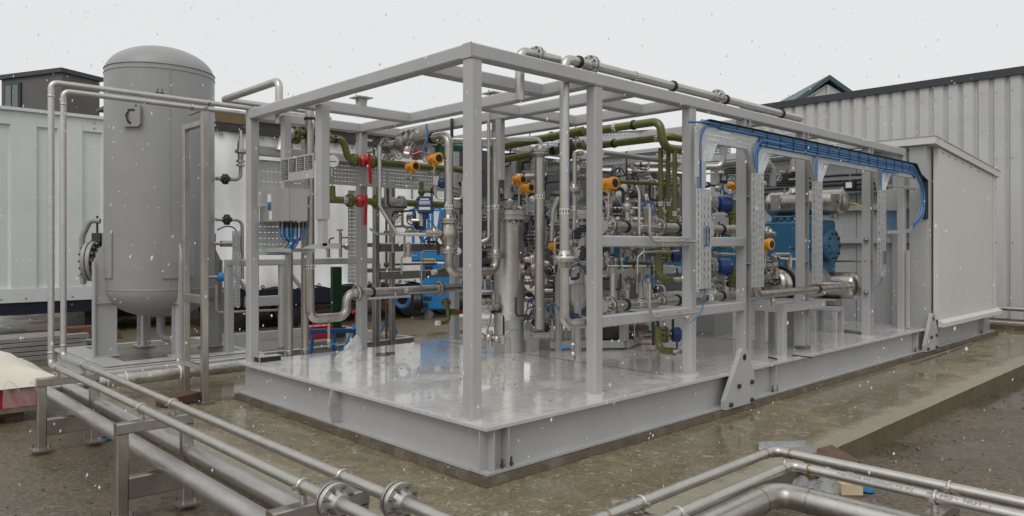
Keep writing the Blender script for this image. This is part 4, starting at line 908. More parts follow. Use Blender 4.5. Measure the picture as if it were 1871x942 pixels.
wheel(t, v0 + V((.05, -.07, .20)), V((.4, -1, 0)), .05)
d0_ = V((B_(601, 583).x, yS, B_(601, 590).z)); MB().cyl(d0_, d0_ - Z * .30, .018, n=8).ball(d0_ - Z * .22, .035).build('drain_valve', SS, t); lever(t, d0_ - Z * .26, X, .14, SKYB, up=Y)
MB().bar((B_(668, 545).x, yS - .05, zr - .075), (B_(745, 545).x, yS - .05, zr - .075), .03, .05, Z, .006).build('support_arm', GREY, t)
for px, lab in ((528, 'stainless downcomer outside the deck edge, nearer the corner post'), (557, 'stainless downcomer outside the deck edge, nearer the S bend riser')):
    q = ay(px, 600, 4.56); pipe(lab, [V((q.x, 4.56, .25)), V((q.x, 4.56, 3.2))], .050, SSD, group='downcomers behind the deck edge', fl=(), bd=())
    cf = MB().torus((q.x, 4.56, .50), Z, .052, .007, 18, 6).build('weld_seam', SSP, bpy.data.objects[[o.name for o in bpy.data.objects if o.get('label') == lab][0]])
# green header, upper and lower
yG = 4.0; G = lambda px, py: ay(px, py, yG)
zU, zL = G(628, 255).z, G(640, 366).z; zU2 = G(700, 297).z
t = pipe('upper olive green header with S bend behind the left bay', [V((G(533, 255).x, yG, zU)), V((G(627, 255).x, yG, zU)), V((G(634, 255).x + .02, yG, zU2)), V((G(880, 310).x, yG, zU2))], .045, GREEN, .10, name='green_pipe', cl=[(V((G(612, 255).x, yG, zU)), X)], bd=())
flange(t, V((G(540, 255).x, yG, zU)), X, .115, m=GREEN); flange(t, V((G(592, 255).x, yG, zU)), X, .115, m=GREEN)
MB().tube([V((G(534, 255).x, yG, zU)), V((G(524, 255).x, yG, zU)), V((G(520, 255).x - .05, yG, zU - .22))], .07, .12, 14).build('elbow', SSP, t)
vx = G(660, 290).x; flange(t, V((vx - .10, yG, zU2)), X, .085, m=GREEN, nb=6); flange(t, V((vx + .17, yG, zU2)), X, .085, m=GREEN, nb=6)
vb = MB().ball((vx + .03, yG, zU2), .085, 14).cyl((vx + .03, yG, zU2), (vx + .03, yG - .14, zU2), .03, n=10).build('ball_valve', RED, t); lever(t, V((vx + .03, yG - .14, zU2 + .06)), V((0.05, 0, -1)), .36, RED, .05, X)
t = pipe('lower olive green header with strainer and flanges behind the left bay', [V((G(588, 357).x, yG, zL)), V((G(880, 380).x, yG, zL))], .045, GREEN, name='green_pipe', bd=[(V((G(629, 365).x, yG, zL)), X)])
vx = G(652, 368).x; flange(t, V((vx - .10, yG, zL)), X, .085, m=GREEN, nb=6); flange(t, V((vx + .30, yG, zL)), X, .095, m=GREEN, nb=6); flange(t, V((vx + .68, yG, zL)), X, .095, m=GREYV, nb=6); flange(t, V((vx + 1.0, yG, zL)), X, .095, m=GREEN, nb=6)
MB().ball((vx + .05, yG, zL), .085, 14).cyl((vx + .05, yG, zL), (vx + .05, yG - .14, zL), .03, n=10).build('ball_valve', RED, t); lever(t, V((vx + .05, yG - .14, zL + .05)), V((-.05, 0, -1)), .36, RED, .05, X)
MB().lathe((vx + .36, yG, zL), X, [(0, .05), (.08, .075), (.2, .075), (.28, .05)], 14).cyl((vx + .42, yG, zL), (vx + .52, yG - .02, zL - .17), .06, n=14).lathe((vx + .52, yG - .02, zL - .16), V((.1, 0, -.17)), [(0, .085), (.03, .085), (.03, .06), (.05, .06)], 14).build('strainer_body', GREYV, t)
MB().cyl((vx + 1.02, yG, zL), (vx + 1.02, yG, zL + .30), .03, n=10).ball((vx + 1.02, yG, zL + .16), .05).build('branch_valve', GREEN, t); wheel(t, V((vx + 1.16, yG - .06, zL + .17)), V((1, -.3, 0)), .06)
MB().cyl((vx + 1.02, yG, zL + .17), (vx + 1.16, yG - .05, zL + .17), .018, n=8).build('valve_stem', GREEN, t)
# gauge on its tee
gt = thing('pressure_gauge', 'round white pressure gauge on a green tee behind the left bay', 'gauge', V((G(607, 357).x, yG, zL)))
gx = G(607, 357).x; MB().cyl((gx, yG, zL), (gx, yG, zL + .17), .045, .038, n=12).build('tee_branch', GREEN, gt)
MB().cyl((gx, yG, zL + .17), (gx, yG, zL + .40), .014, n=8).bar((gx, yG, zL + .20), (gx, yG, zL + .29), .045, .045, X, .006).build('stem', SS, gt)
gn_ = V((-.55, -.83, 0)).normalized(); gc = V((gx, yG - .02, zL + .47))
gbody = MB().lathe(gc + gn_ * -.03, gn_, [(0, .075), (.05, .078), (.055, .070)], 24).build('case', SS, gt)
MB().lathe(gc + gn_ * .026, gn_, [(0, .068), (.001, .0)], 24).build('dial', WHITE, gt); uu = Z.cross(gn_)
MB().obox(gc + gn_ * .029, uu * .045, Z * .004, gn_ * .001).build('needle', INK, gt, False)
# large stainless line with valve, elbow, tee and U to the second riser
xL = 1.80; zt_ = ax(812, 248, xL).z; ye = ax(820, 300, xL).y; q905 = ay(906, 490, ye); zU_ = ad(820, 497, 8.9).z
t = pipe('large stainless line with ball valve that turns down and loops up to a second riser', [V((xL, 4.15, zt_)), V((xL, ye, zt_)), V((xL, ye, zU_)), V((q905.x, ye, zU_)), V((q905.x, ye, ZT - .02))], .057, SS, .115,
         fl=[(V((xL, 4.02, zt_)), Y), (V((xL, ye, ax(820, 403, xL).z)), Z), (V((xL, ye, ax(820, 458, xL).z)), Z), (V((q905.x, ye, ax(0, 0, xL).z * 0 + ay(906, 466, ye).z)), Z)], cl=[(V((xL, 3.72, zt_)), Y), (V((xL, 3.02, zt_)), Y)], bd=[(V((xL, ye, ax(820, 378, xL).z)), Z), (V((q905.x, ye, ay(906, 378, ye).z)), Z)])
MB().lathe((xL, ye, ax(820, 448, xL).z), Z, [(0, .07), (.08, .10), (.16, .105), (.26, .075), (.28, .07)], 18).build('valve_body', SS, t)
MB().lathe((xL, 3.62, zt_), -Y, [(0, .11), (.02, .150), (.14, .165), (.16, .13), (.22, .13), (.24, .17), (.29, .17), (.30, .14), (.36, .14), (.365, .17), (.41, .17), (.42, .06)], 26).build('ball_valve_body', SS, t)
sb = V((xL - .12, ye + .05, ax(820, 425, xL).z)); MB().cyl(V((xL, ye, sb.z)), V((xL - .26, ye + .12, sb.z)), .045, n=12).build('side_branch', SS, t); flange(t, V((xL - .16, ye + .075, sb.z)), V((-1, .45, 0)), .075, m=SS, nb=6)
br = [V((xL - .26, ye + .12, sb.z - .02)), V((xL - .55, ye + .28, sb.z - .02)), V((xL - .72, ye + .38, sb.z + .30)), V((xL - .72, ye + .38, sb.z + 1.0))]
pipe('slim stainless branch pipe rising left of the large line', br, .022, SSP, .08, name='branch_pipe')
pipe('slim stainless tube crossing the left bay at chest height', [ay(676, 418, 3.6), V((ay(690, 427, 3.6).x, 3.6, ay(690, 427, 3.6).z)), V((ay(800, 427, 3.6).x, 3.6, ay(690, 427, 3.6).z))], .016, SSP, .05, name='branch_pipe')
# actuator, hoses and instruments near the large line
am = thing('actuator', 'dark green quarter turn actuator behind the large stainless line', 'actuator', V((2.3, 3.2, zt_ - .2)))
c = ad(812, 268, 9.6); MB().cyl(c - RV * .22, c + RV * .30, .06, n=16).lathe(c + RV * .35, RV, [(0, .10), (.12, .10), (.14, .07)], 16).cyl(c - RV * .05 - Z * .15, c - RV * .05 + Z * .05, .06, n=12).build('cylinder', EMER, am)
MB().cyl(c + RV * .30 + Z * .05, c + RV * .42 + Z * .05, .05, n=14).build('end_cap', EMER, am)
hs_ = thing('red_pneumatic_hose', 'dark red looped hose under the large ball valve', 'hose', ad(765, 285, 8.7))
MB().tube([ad(745, 277, 8.7), ad(755, 283, 8.7), ad(768, 276, 8.7), ad(785, 282, 8.7)], .014, .12, 8).build('hose', RED, hs_)
MB().cyl(ad(738, 281, 8.7), ad(748, 283, 8.7), .045, n=10).build('coupling', SS, hs_)
tag(MB().tube([ad(779, 226, 8.5), ad(782, 250, 8.5), ad(772, 272, 8.5), ad(776, 287, 8.5), ad(785, 280, 8.5)], .011, .15, 8).build('blue_hose', CABLE), 'thin blue hose looping down in front of the large ball valve', 'hose')
transmitter('amber transmitter over the green header, left one of the pair behind the left bay', ad(753, 304, 9.2), drop=.40)
transmitter('amber transmitter beside the large stainless downpipe, right one of the pair in the left bay', ad(794, 290, 8.9), s=1.08, drop=.40)
mfd = thing('impulse_manifold', 'small steel impulse tube manifold beside the large downpipe', 'manifold', ad(800, 362, 8.9))
MB().cyl(ad(796, 310, 8.9), ad(796, 345, 8.9), .02, n=8).bar(ad(797, 322, 8.9), ad(797, 338, 8.9), .09, .07, RV, .01).tube([ad(796, 342, 8.9), ad(796, 362, 8.9), ad(845, 363, 8.9), ad(845, 330, 8.9)], .014, .05, 8).build('tubing', SS, mfd)
MB().ball(ad(808, 334, 8.9), .065, 12).build('sight_glass', NAVY, mfd)
# blue labelled level switch box
sw = thing('level_switch', 'navy blue switch box with white lettering in front of the scissor lift', 'switch box', ad(776, 400, 8.9))
c = ad(777, 374, 8.9); fn = -FV
MB().bar(c - RV * .085, c + RV * .085, .20, .13, Z, .012).build('case', NAVY, sw)
for i, (dz_, hh, ww, m_) in enumerate(((.065, .010, .05, WHITE), (.040, .006, .065, WHITE), (.024, .006, .065, WHITE), (.008, .006, .065, WHITE), (-.045, .024, .068, CREAM))):
    MB().obox(c + fn * .0665 + Z * dz_, RV * ww, Z * hh * .7, fn * .001).build('lettering_line' if i < 4 else 'data_label', m_, sw, False)
MB().cyl(c - Z * .10, c - Z * .17, .035, n=12).cyl(c - Z * .17, c - Z * .36, .012, n=8).build('probe_neck', NAVY, sw)
MB().tube([c + V((0, 0, -.24)), c - RV * .06 - Z * .30, c - RV * .07 - Z * .42, c + RV * .03 - Z * .42, c + RV * .05 - Z * .32, c - RV * .02 - Z * .26], .010, .08, 8).build('cable_loop', NAVY, sw)
c = ad(752, 402, 9.0); wv = thing('globe_valve', 'small globe valve with black handwheel left of the navy switch box', 'valve', c)
MB().cyl(c, c + RV * .16, .018, n=8).bar(c + RV * .12 - Z * .07, c + RV * .12 + Z * .11, .05, .05, RV, .008).build('body', SS, wv); wheel(wv, c - RV * .0, V((-.5, -.85, 0)), .055)
# ---- drop drain with green elbow and red wheel by the fourth back post
yD = 3.95; t = pipe('olive green drain elbow with red handled valve beside the back post', [ay(812, 550, yD) + Z * .0, V((ay(818, 560, yD).x, yD, ay(818, 560, yD).z)), ay(820, 588, yD), ay(800, 590, yD)], .032, GREEN, .07, name='green_pipe', cat='pipe')
MB().cyl(ay(797, 590, yD), ay(803, 590, yD), .036, n=12).build('end_cap', WHITE, t)
MB().cyl(ay(822, 570, yD), ay(836, 570, yD), .05, n=12).build('gate_valve', GREEN, t); lever(t, ay(834, 571, yD), X, .16, RED, .05, Z); flange(t, ay(815, 552, yD), Z, .07, m=GREEN, nb=4)
t = pipe('short olive green sloping spout above the flanged run', [ay(795, 497, 4.1), ay(815, 490, 4.1), ay(822, 478, 4.1)], .030, GREEN, .08, name='green_pipe')
MB().cyl(ay(790, 498, 4.1), ay(797, 496, 4.1), .034, n=10).build('end_cap', WHITE, t)
# ---- things beyond the back of the skid: box section stand, scissor lift, axle stands, trestle
yB = 5.6; bs = thing('box_section_rack', 'open rack of brown grey box section behind the left bay', 'rack', (ay(700, 600, yB).x, yB, GL * 0))
for px, yy in ((687, yB), (716, yB + .7)):
    q = ay(px, 600, yy); MB().bar((q.x, yy, .004), (q.x, yy, 2.9), .085, .085, X, .008).build('upright', SSD, bs)
for py, h_ in ((452, .13), (503, .13)):
    q0, q1 = ay(693, py, yB), ay(815, py, yB); MB().bar((q0.x + .0, yB, q0.z), (q1.x + .3, yB, q0.z), h_, .08, Z, .008).build('rail', SSD, bs)
for py in (447, 494): q0 = ay(660, py, yB + .7); q1 = ay(730, py, yB + .7); MB().bar((q0.x, yB + .7, q0.z), (q1.x, yB + .7, q0.z), .07, .07, Z, .008).build('rail', SSD, bs)
rp = thing('rusty_fire_pipe', 'thin rusty red pipe with couplings standing behind the rack', 'pipe', ay(707, 600, 6.6)); q = ay(706, 500, 6.6)
MB().cyl((q.x, 6.6, .01), (q.x, 6.6, 3.1), .022, n=10).build('pipe_run', RUST, rp)
for zz in (1.05, 1.5, 2.05, 2.6): MB().lathe((q.x, 6.6, zz - .04), Z, [(0, .028), (.02, .05), (.06, .05), (.08, .028)], 12).build('coupling', RUST, rp)
MB().cyl((q.x, 6.6, 1.5), (q.x + 1.1, 6.6, 1.5), .018, n=8).build('branch', RUST, rp)
LD = 14.2; lift = thing('scissor_lift', 'bright blue scissor lift parked on dirt behind the left bay', 'scissor lift', az(790, 570, GL))
def lp(px, py, dd=0): return ad(px, py, LD + dd)
def lbox(nm, x0, x1, y0, y1, dep, m, dd=0, r=.03, par=lift):
    a = lp(x0, y1, dd); c = lp(x1, y0, dd); ctr = (a + c) / 2 + FV * dep / 2
    return MB().bar(ctr - RV * (c - a).dot(RV) / 2, ctr + RV * (c - a).dot(RV) / 2, c.z - a.z, dep, Z, r).build(nm, m, par)
lbox('chassis', 768, 838, 483, 566, .9, SKYB); lbox('upper_deck', 752, 838, 455, 478, 1.0, SKYB, -.02)
for (a, b_, c_, d_) in ((776, 790, 486, 496), (774, 788, 541, 548), (772, 782, 553, 561), (797, 815, 520, 530)): lbox('dark_recess', a, b_, c_, d_, .03, DARK, -.02, .004)
yl = lbox('warning_sign', 771, 795, 472, 479, .02, YEL, -.04, .004)
for i in range(5): lbox('sign_mark', 773 + i * 4.4, 775.5 + i * 4.4, 474, 477.5, .006, RED if i % 2 else INK, -.046, .001)
for px in (766, 846):
    w_ = MB().lathe(lp(px, 552) + FV * .05, RV, [(-.10, .12), (-.09, .20), (.05, .20), (.06, .12)], 20).build('wheel', BLACK, lift)
for i, (xa, xb, yb_) in enumerate(((755, 770, 452), (772, 783, 452), (790, 806, 430), (811, 836, 430))):
    top_ = 378 if i != 1 else 372
    MB().tube([lp(xa, yb_), lp(xa, top_), lp(xb, top_), lp(xb, yb_)], .028, .09, 10).build('guard_rail', SKYB, lift)
for yy in (383, 420): MB().cyl(lp(755, yy, .5), lp(838, yy, .5), .024, n=8).build('guard_rail', SKYB, lift)
MB().tube([lp(795, 452, .1), lp(802, 410, .1), lp(806, 384, .1)], .03, .1, 8).build('guard_rail', SKYB, lift)
# second blue machine glimpsed beyond
s2_ = thing('blue_plant', 'blue plant glimpsed low between the corner post and the filter column', 'machine', ad(895, 540, 14.5))
MB().obox(ad(893, 500, 14.5), RV * .35, FV * .4, Z * .28).build('body', SKYB, s2_, False); MB().obox(ad(893, 495, 14.08), RV * .16, FV * .01, Z * .12).build('panel', YEL, s2_, False)
MB().obox(ad(893, 538, 14.6), RV * .4, FV * .4, Z * .14).build('undercarriage', BLACK, s2_, False)
TRB = mat('workshop_blue_paint', (0.015, 0.10, 0.30), 0.4, var=0.2)
def trestle(label, c, s=1.0):
    c = V(c); t = thing('axle_stand', label, 'stand', c, 'blue stands behind the skid'); tp = c + Z * .55 * s
    for a in (20, 140, 260):
        e_ = V((math.cos(math.radians(a)), math.sin(math.radians(a)), 0)); MB().bar(tp + e_ * .04, c + e_ * .28 * s, .055, .03, Z.cross(e_), .006).build('leg', SKYB, t)
        MB().bar(c + e_ * .24 * s + Z * .08, c + Z * .10, .03, .02, Z.cross(e_)).build('brace', SKYB, t)
    MB().cyl(tp - Z * .2, tp + Z * .03, .05 * s, n=12).build('tube', SKYB, t); MB().cyl(tp, tp + Z * .22 * s, .03 * s, n=10).obox(tp + Z * .24 * s, X * .07 * s, Y * .04, Z * .02).build('ram', RED, t); return t
trestle('blue axle stand with red ram behind the second back post', az(713, 633, 0), 1.0)
trestle('blue axle stand mostly hidden by the second back post', az(650, 660, 0) + V((.2, .3, 0)), .95)
tt_ = thing('blue_trestle', 'low blue trestle standing behind the S bend pipe', 'trestle', az(600, 650, 0)); c = ay(600, 620, 5.4)
MB().bar(ay(565, 605, 5.4), ay(655, 603, 5.4), .06, .05, Z, .006).build('top_rail', TRB, tt_)
for px in (572, 612, 648): q = ay(px, 604, 5.4); MB().bar(q, V((q.x - .10, 5.35, .003)), .045, .04, X, .005).build('leg', TRB, tt_)
rd = thing('red_toolbox', 'small red toolbox on the ground behind the S bend pipe', 'toolbox', az(590, 640, 0)); c = ay(579, 607, 7.0)
MB().bar(c - X * .22, c + X * .22, .20, .26, Z, .02).build('box', RED, rd); MB().bar(c - X * .22 + Z * .105, c + X * .22 + Z * .105, .02, .27, Z, .006).tube([c - X * .08 + Z * .11, c - X * .08 + Z * .16, c + X * .08 + Z * .16, c + X * .08 + Z * .11], .008, .02, 6).build('lid', RED, rd)
cj = thing('hose_reel', 'pale blue hose coil hanging in the dark behind the axle stand', 'hose', ad(735, 545, 11.5)); MB().torus(ad(735, 545, 11.5), FV + RV * .4, .13, .03, 22, 8).torus(ad(736, 546, 11.55), FV + RV * .3, .11, .025, 22, 8).build('coil', CABLE, cj)
# bag and black off-cut on the deck
bgm = MB(); c = az(635, 660, ZD); n = 14; rings = []
for k in range(9):
    h_ = k / 8; r_ = .16 * (1 - h_) ** .8 + .012; rings.append([c + V((h_ * .12, h_ * -.02, .30 * h_ ** 1.05)) + V((math.cos(2 * math.pi * i / n) * r_ * (1 + .25 * math.sin(i * 3.1 + k)), math.sin(2 * math.pi * i / n) * r_ * .8 * (1 + .22 * math.sin(i * 2.3 + k * 2)), .02 * math.sin(i * 2 + k))) for i in range(n)])
bgm.loft(rings); tag(bgm.build('wrapped_bag', FILM, None, ang=15), 'knotted clear plastic bag standing on the wet deck', 'plastic bag')
q = az(488, 661, ZD); blk = thing('black_block', 'black open box section offcut beside the left corner post', 'offcut', q)
MB().box(q.x - .12, q.x + .16, q.y - .05, q.y + .09, ZD + .001, ZD + .075).build('tube', GREY, blk, False); MB().box(q.x - .123, q.x - .1205, q.y - .04, q.y + .08, ZD + .01, ZD + .066).box(q.x - .11, q.x + .15, q.y - .0530, q.y - .0505, ZD + .01, ZD + .066).build('open_end', BLACK, blk, False)
q = az(700, 648, ZD); tag(MB().torus(q + Z * .008, Z, .09, .006, 18, 5).torus(q + V((.12, .02, .008)), Z, .06, .006, 18, 5).build('wire_offcut', DARK), 'curled offcut of wire lying on the wet deck', 'wire')
# pipe loop above the back left corner
p1 = ad(510, 147, 8.7); p2 = ax(407, 181, p1.x)
pipe('stainless pipe loop projecting over the tank side above the left corner', [p1 - Z * .5, p1, V((p1.x, p2.y, p1.z)), V((p1.x + 1.3, p2.y, p1.z))], .045, SSP, .09)
# ================================================================== middle bay: filter columns, risers
def column(label, c, r, z0, z1, m=SSP, skirt=True, zfl=None):
    c = V((c[0], c[1], 0)); t = thing('filter_column', label, 'filter column', (c.x, c.y, z0))
    MB().lathe(c + Z * z0, Z, [(0, r * 1.0), (.42, r * 1.0), (.43, r * 1.012), (.44, r)] + [(z1 - z0 - .12, r)], 36).build('shell', m, t)
    R = r * 1.38; z = z1 - .12
    MB().lathe(c + Z * z, Z, [(0, r), (0.001, R), (.05, R), (.051, R * .93), (.062, R * .93), (.063, R), (.118, R), (.12, R * .97)], 40).build('head_flange', m, t)
    for i in range(14):
        a = 2 * math.pi * i / 14; q = c + V((math.cos(a), math.sin(a), 0)) * R * .86
        MB().cyl(q + Z * (z - .03), q + Z * (z1 + .035), .013, n=8).cyl(q + Z * z1, q + Z * (z1 + .022), .022, n=6).cyl(q + Z * (z - .024), q + Z * (z - .001), .022, n=6).build('stud', BOLT, t)
    return t
fc = ad(930, 600, 9.8); fz1 = 1.84 + (447 - 385) / FPX * 9.8
t = column('fat stainless filter column with bolted head standing on the deck', fc, .198, ZD, fz1)
MB().lathe((fc.x, fc.y, ZD), Z, [(0, .19), (.012, .19)], 30).build('base_ring', SS, t)
e_ = (CAM - fc); e_.z = 0; e_.normalize(); sd = V((-e_.y, e_.x, 0))        # towards the camera, and to the right seen from there
if sd.dot(RV) < 0: sd = -sd
for (a, zz, w_, h_) in ((.55, 1.88, .10, .42), (.62, 1.52, .12, .26)):
    q = fc * 1; q.z = zz; d_ = (e_ * (1 - a) + sd * a).normalized(); u_ = Z.cross(d_)
    MB().obox(V((fc.x, fc.y, zz)) + d_ * .19, u_ * w_ / 2, Z * h_ / 2, d_ * .016).build('bracket_plate', SS, t, False)
MB().box(fc.x - .35, fc.x - .15, fc.y - .10, fc.y + .04, ZD + .001, ZD + .14).build('foot_pad', GREY, t, False)
MB().box(fc.x + .16, fc.x + .34, fc.y - .22, fc.y - .10, ZD + .001, ZD + .15).build('foot_pad', GREY, t, False)
for zz, dl, rr in ((1.84 - (432 - 447) / FPX * 9.6, .20, .085), (1.84 - (474 - 447) / FPX * 9.6, .22, .10)):
    q = V((fc.x, fc.y, zz)) + sd * .15; MB().cyl(q, q + sd * dl, .055, n=14).build('nozzle', SS if zz < 1.8 else DARK, t); flange(t, q + sd * (dl - .06), sd, rr, m=SS if zz < 1.8 else DARK)
slot = V((fc.x, fc.y, ZD + .36)) + e_ * .178 - sd * .06
MB().obox(slot, sd * .022, e_ * .012, Z * .13).build('skirt_opening', BLACK, t, False)
# drain valve set in front of the column
dv = thing('drain_valve_set', 'cluster of small steel drain valves with blue lever at the foot of the filter column', 'valve', az(905, 648, ZD))
p = lambda px, py: ad(px, py, 9.2)
MB().cyl(p(886, 616), p(922, 618), .026, n=10).ball(p(893, 616), .055).ball(p(908, 619), .05).bar(p(918, 612), p(918, 628), .07, .06, RV, .01).tube([p(925, 618), p(929, 622), p(929, 646)], .022, .03, 8).cyl(p(896, 604), p(896, 632), .03, n=10).lathe(p(886, 616), -RV, [(0, .04), (.02, .055), (.05, .055)], 12).build('valve_body', SS, dv)
MB().tube([p(921, 614), p(930, 604), p(934, 603)], .008, .02, 6).build('stem', SS, dv); MB().bar(p(930, 603), p(945, 602), .012, .02, Z, .003).build('lever', SKYB, dv)
# second column on legs
c2 = ad(1056, 600, 9.9); z2t = 1.84 + (447 - 384) / FPX * 9.9
t = column('second stainless filter column raised on grey legs behind the riser', c2, .155, 1.12, z2t)
MB().lathe((c2.x, c2.y, .95), Z, [(0, .03), (.03, .10), (.10, .145), (.17, .155)], 28).build('bottom_head', SS, t)
for sx, sy in ((-1, -1), (1, -1), (-1, 1), (1, 1)):
    MB().bar((c2.x + sx * .20, c2.y + sy * .17, ZD), (c2.x + sx * .20, c2.y + sy * .17, 1.62), .07, .07, X, .008).build('leg', GREY, t)
MB().bar((c2.x - .16, c2.y - .17, 1.6), (c2.x + .16, c2.y - .17, 1.6), .06, .06, Z, .008).build('leg_tie', GREY, t)
wbt = c2 + V((0, 0, 0)); wbt.z = .9; MB().cyl(wbt, V((wbt.x, wbt.y, .62)), .03, n=10).build('drain_stub', SS, t)
gg = ad(1041, 513, 9.5); MB().lathe(gg, -FV, [(0, .05), (.03, .052), (.035, .045)], 18).build('gauge', WHITE, t)
bv = thing('blue_drain_coupling', 'navy blue pair of couplings under the second filter column', 'coupling', ad(1050, 595, 9.6))
for px in (1043, 1053): MB().lathe(ad(px, 595, 9.6), Z, [(0, .035), (.02, .045), (.10, .045), (.12, .03), (.16, .03)], 12).build('coupling_body', NAVY, bv)
# riser from the roof pipe down to a U bend
yR = .62; rx = az(1027, 108, 3.565); rr_ = .056
x10 = V((1.36, .44, 0))
rp0 = V((x10.x, x10.y, 0)); rpz = 3.575
endp = az(1484, 214, rpz)
roof = [V((rp0.x, rp0.y, .0)), V((rp0.x, rp0.y, rpz))]
zbot = ad(1025, 597, 6.75).z
uend = V((ay(1080, 600, rp0.y).x, rp0.y, 0))
t = pipe('stainless riser from the roof pipe down to a U bend by the second front post', [V((8.6, .54, rpz)), V((rp0.x, .54, rpz)) if False else V((rp0.x + .0, .54, rpz)), V((rp0.x, rp0.y, rpz)), V((rp0.x, rp0.y, zbot)), V((uend.x, rp0.y, zbot)), V((uend.x, rp0.y, zbot + .5)), V((uend.x, rp0.y + .6, zbot + .5))] if abs(rp0.y - .54) > .12 else
         [V((6.16, rp0.y, rpz)), V((rp0.x, rp0.y, rpz)), V((rp0.x, rp0.y, zbot)), V((uend.x + .02, rp0.y, zbot)), V((uend.x + .02, rp0.y + .05, zbot + .45))], .046, SSP, .09,
         fR=2.25, fl=[(V((rp0.x, rp0.y, ad(1025, 474, 6.75).z)), Z)], bd=[(V((rp0.x, rp0.y, ad(1025, 384, 6.75).z)), Z)], n=18)
ry = .54 if abs(rp0.y - .54) > .12 else rp0.y
for q in (az(1083, 118, rpz), az(1322, 176, rpz)): flange(t, V((q.x, ry, rpz)), X, .095, m=SSP)
for q in (az(1062, 112, rpz), az(1235, 156, rpz), az(1334, 180, rpz), az(1446, 205, rpz)): clamp(t, V((q.x, ry, rpz)), X, .05)
for q in (az(1155, 140, rpz),): band(t, V((q.x, ry, rpz)), X, .046)
q = V((rp0.x + .12, rp0.y, zbot)); MB().cyl(q, q - Z * .30, .016, n=8).ball(q - Z * .2, .032).lathe(q - Z * .34, Z, [(0, .02), (.02, .028), (.06, .028), (.08, .015)], 10).build('drain_valve', SS, t); lever(t, q - Z * .21, -X, .17, SKYB, .03, Y)
t2_ = az(981, 100, 3.6); b2 = pipe('short flanged roof pipe behind the long one, showing only its flange', [t2_ + V((-.22, 0, -.45)), t2_ - X * .22, t2_ + X * .30], .043, SSP, .08, fl=[(t2_, X)])
# thin horizontal tube, flanged tall pipe at 985
dC = 9.0; P9 = lambda px, py: ad(px, py, dC)
t = pipe('tall stainless standpipe with flanged top between the two filter columns', [P9(986, 278), P9(986, 600)], .060, SS, n=18, fl=[(P9(986, 278), Z)], bd=[(P9(986, 359), Z)])
hz0 = P9(988, 254); h_ = pipe('pale tube running from the corner post into the standpipe flange', [hz0 + V((-1.0, 1.05, 0)) * .9, hz0, P9(988, 272)], .026, SSP, .06, name='tube', cat='tube')
t = pipe('slim pale tube beside the standpipe turning into a flange at waist height', [P9(991, 300), P9(991, 477), P9(1003, 480)], .018, SSP, .07, name='tube', cat='tube')
t = pipe('slim upright tube next to the second riser left of the filter column', [ad(893, 180, 8.9), ad(893, 436, 8.9), ad(880, 441, 8.9)], .021, SSP, .05, name='tube', cat='tube', bd=[(ad(893, 380, 8.9), Z)])
t = pipe('curved pale pipe between standpipe and riser', [ad(1021, 360, 9.6), ad(1010, 385, 9.6), ad(1008, 440, 9.6)], .035, SSP, .25, name='tube', cat='tube')
t = pipe('upright stainless pipe with elbow and flange above the second filter column', [ad(1068, 278, 9.0), ad(1050, 275, 9.0), ad(1049, 430, 9.0), ad(1060, 440, 9.0)], .030, SS, .07, fl=[(ad(1049, 346, 9.0), Z)], fR=2.6, bd=[(ad(1049, 380, 9.0), Z)])
for (px, py, lab, s_, d_) in ((948, 328, 'amber transmitter left of the standpipe, upper one of two', 1.0, 9.6), (963, 343, 'amber transmitter left of the standpipe, lower one of two', .95, 9.3), (1013, 450, 'small amber transmitter low behind the riser flange', .85, 9.5), (1112, 335, 'large amber transmitter beside the second front post', 1.15, 8.2)):
    transmitter(lab, ad(px, py, d_), s=s_, drop=.34)
# dense back piping rows seen in the middle bay: each run is its own pipe
xb_ = 4.6
rows = ((515, .045, 10.6, 'upper horizontal stainless run low behind the filter column'), (533, .038, 10.4, 'middle horizontal stainless run low behind the filter column'), (548, .030, 10.8, 'lower horizontal stainless run low behind the filter column'))
for py, r_, d_, lab in rows:
    a_ = ad(870, py, d_); c_ = ad(1010, py, d_); t = pipe(lab, [V((a_.x, a_.y, a_.z)), V((c_.x, c_.y, a_.z))], r_, SS, group='low horizontal runs in the middle bay', fl=[(ad(968 + 4 * r_ * 100, py, d_), RV)] if py != 548 else ())
vl = thing('motorised_valve', 'round steel valve body with blue hose ring behind the filter column', 'valve', ad(975, 560, 9.6))
MB().lathe(ad(985, 492, 9.8), RV, [(-.16, .06), (-.10, .115), (.08, .115), (.16, .06)], 20).cyl(ad(968, 487, 9.8), ad(1005, 496, 9.8), .05, n=12).build('body', SS, vl)
MB().torus(ad(981, 552, 9.5), -FV + RV * .3, .075, .012, 20, 6).torus(ad(979, 551, 9.5), -FV, .060, .012, 20, 6).build('hose_ring', NAVY, vl)
MB().lathe(ad(982, 530, 9.55), -FV, [(0, .06), (.02, .075), (.05, .075), (.06, .04)], 18).cyl(ad(966, 530, 9.55), ad(1010, 530, 9.55), .026, n=10).build('hub', SS, vl); wheel(vl, ad(1003, 494, 9.6), V((-.4, -.9, 0)), .055)
MB().tube([ad(980, 565, 9.5), ad(982, 580, 9.5)], .03, .02, 8).build('tail', SS, vl)
ib = thing('low_bed', 'low grey pump frame seen between the two filter columns', 'frame', az(985, 612, ZD))
for a_, c_ in ((955, 1012),): MB().bar(az(a_, 605, ZD) + Z * .09, az(c_, 598, ZD) + Z * .09, .14, .10, Z, .01).build('side_rail', GREY, ib); MB().bar(az(950, 592, ZD) + Z * .09, az(1008, 586, ZD) + Z * .09, .12, .10, Z, .01).build('side_rail', GREY, ib)
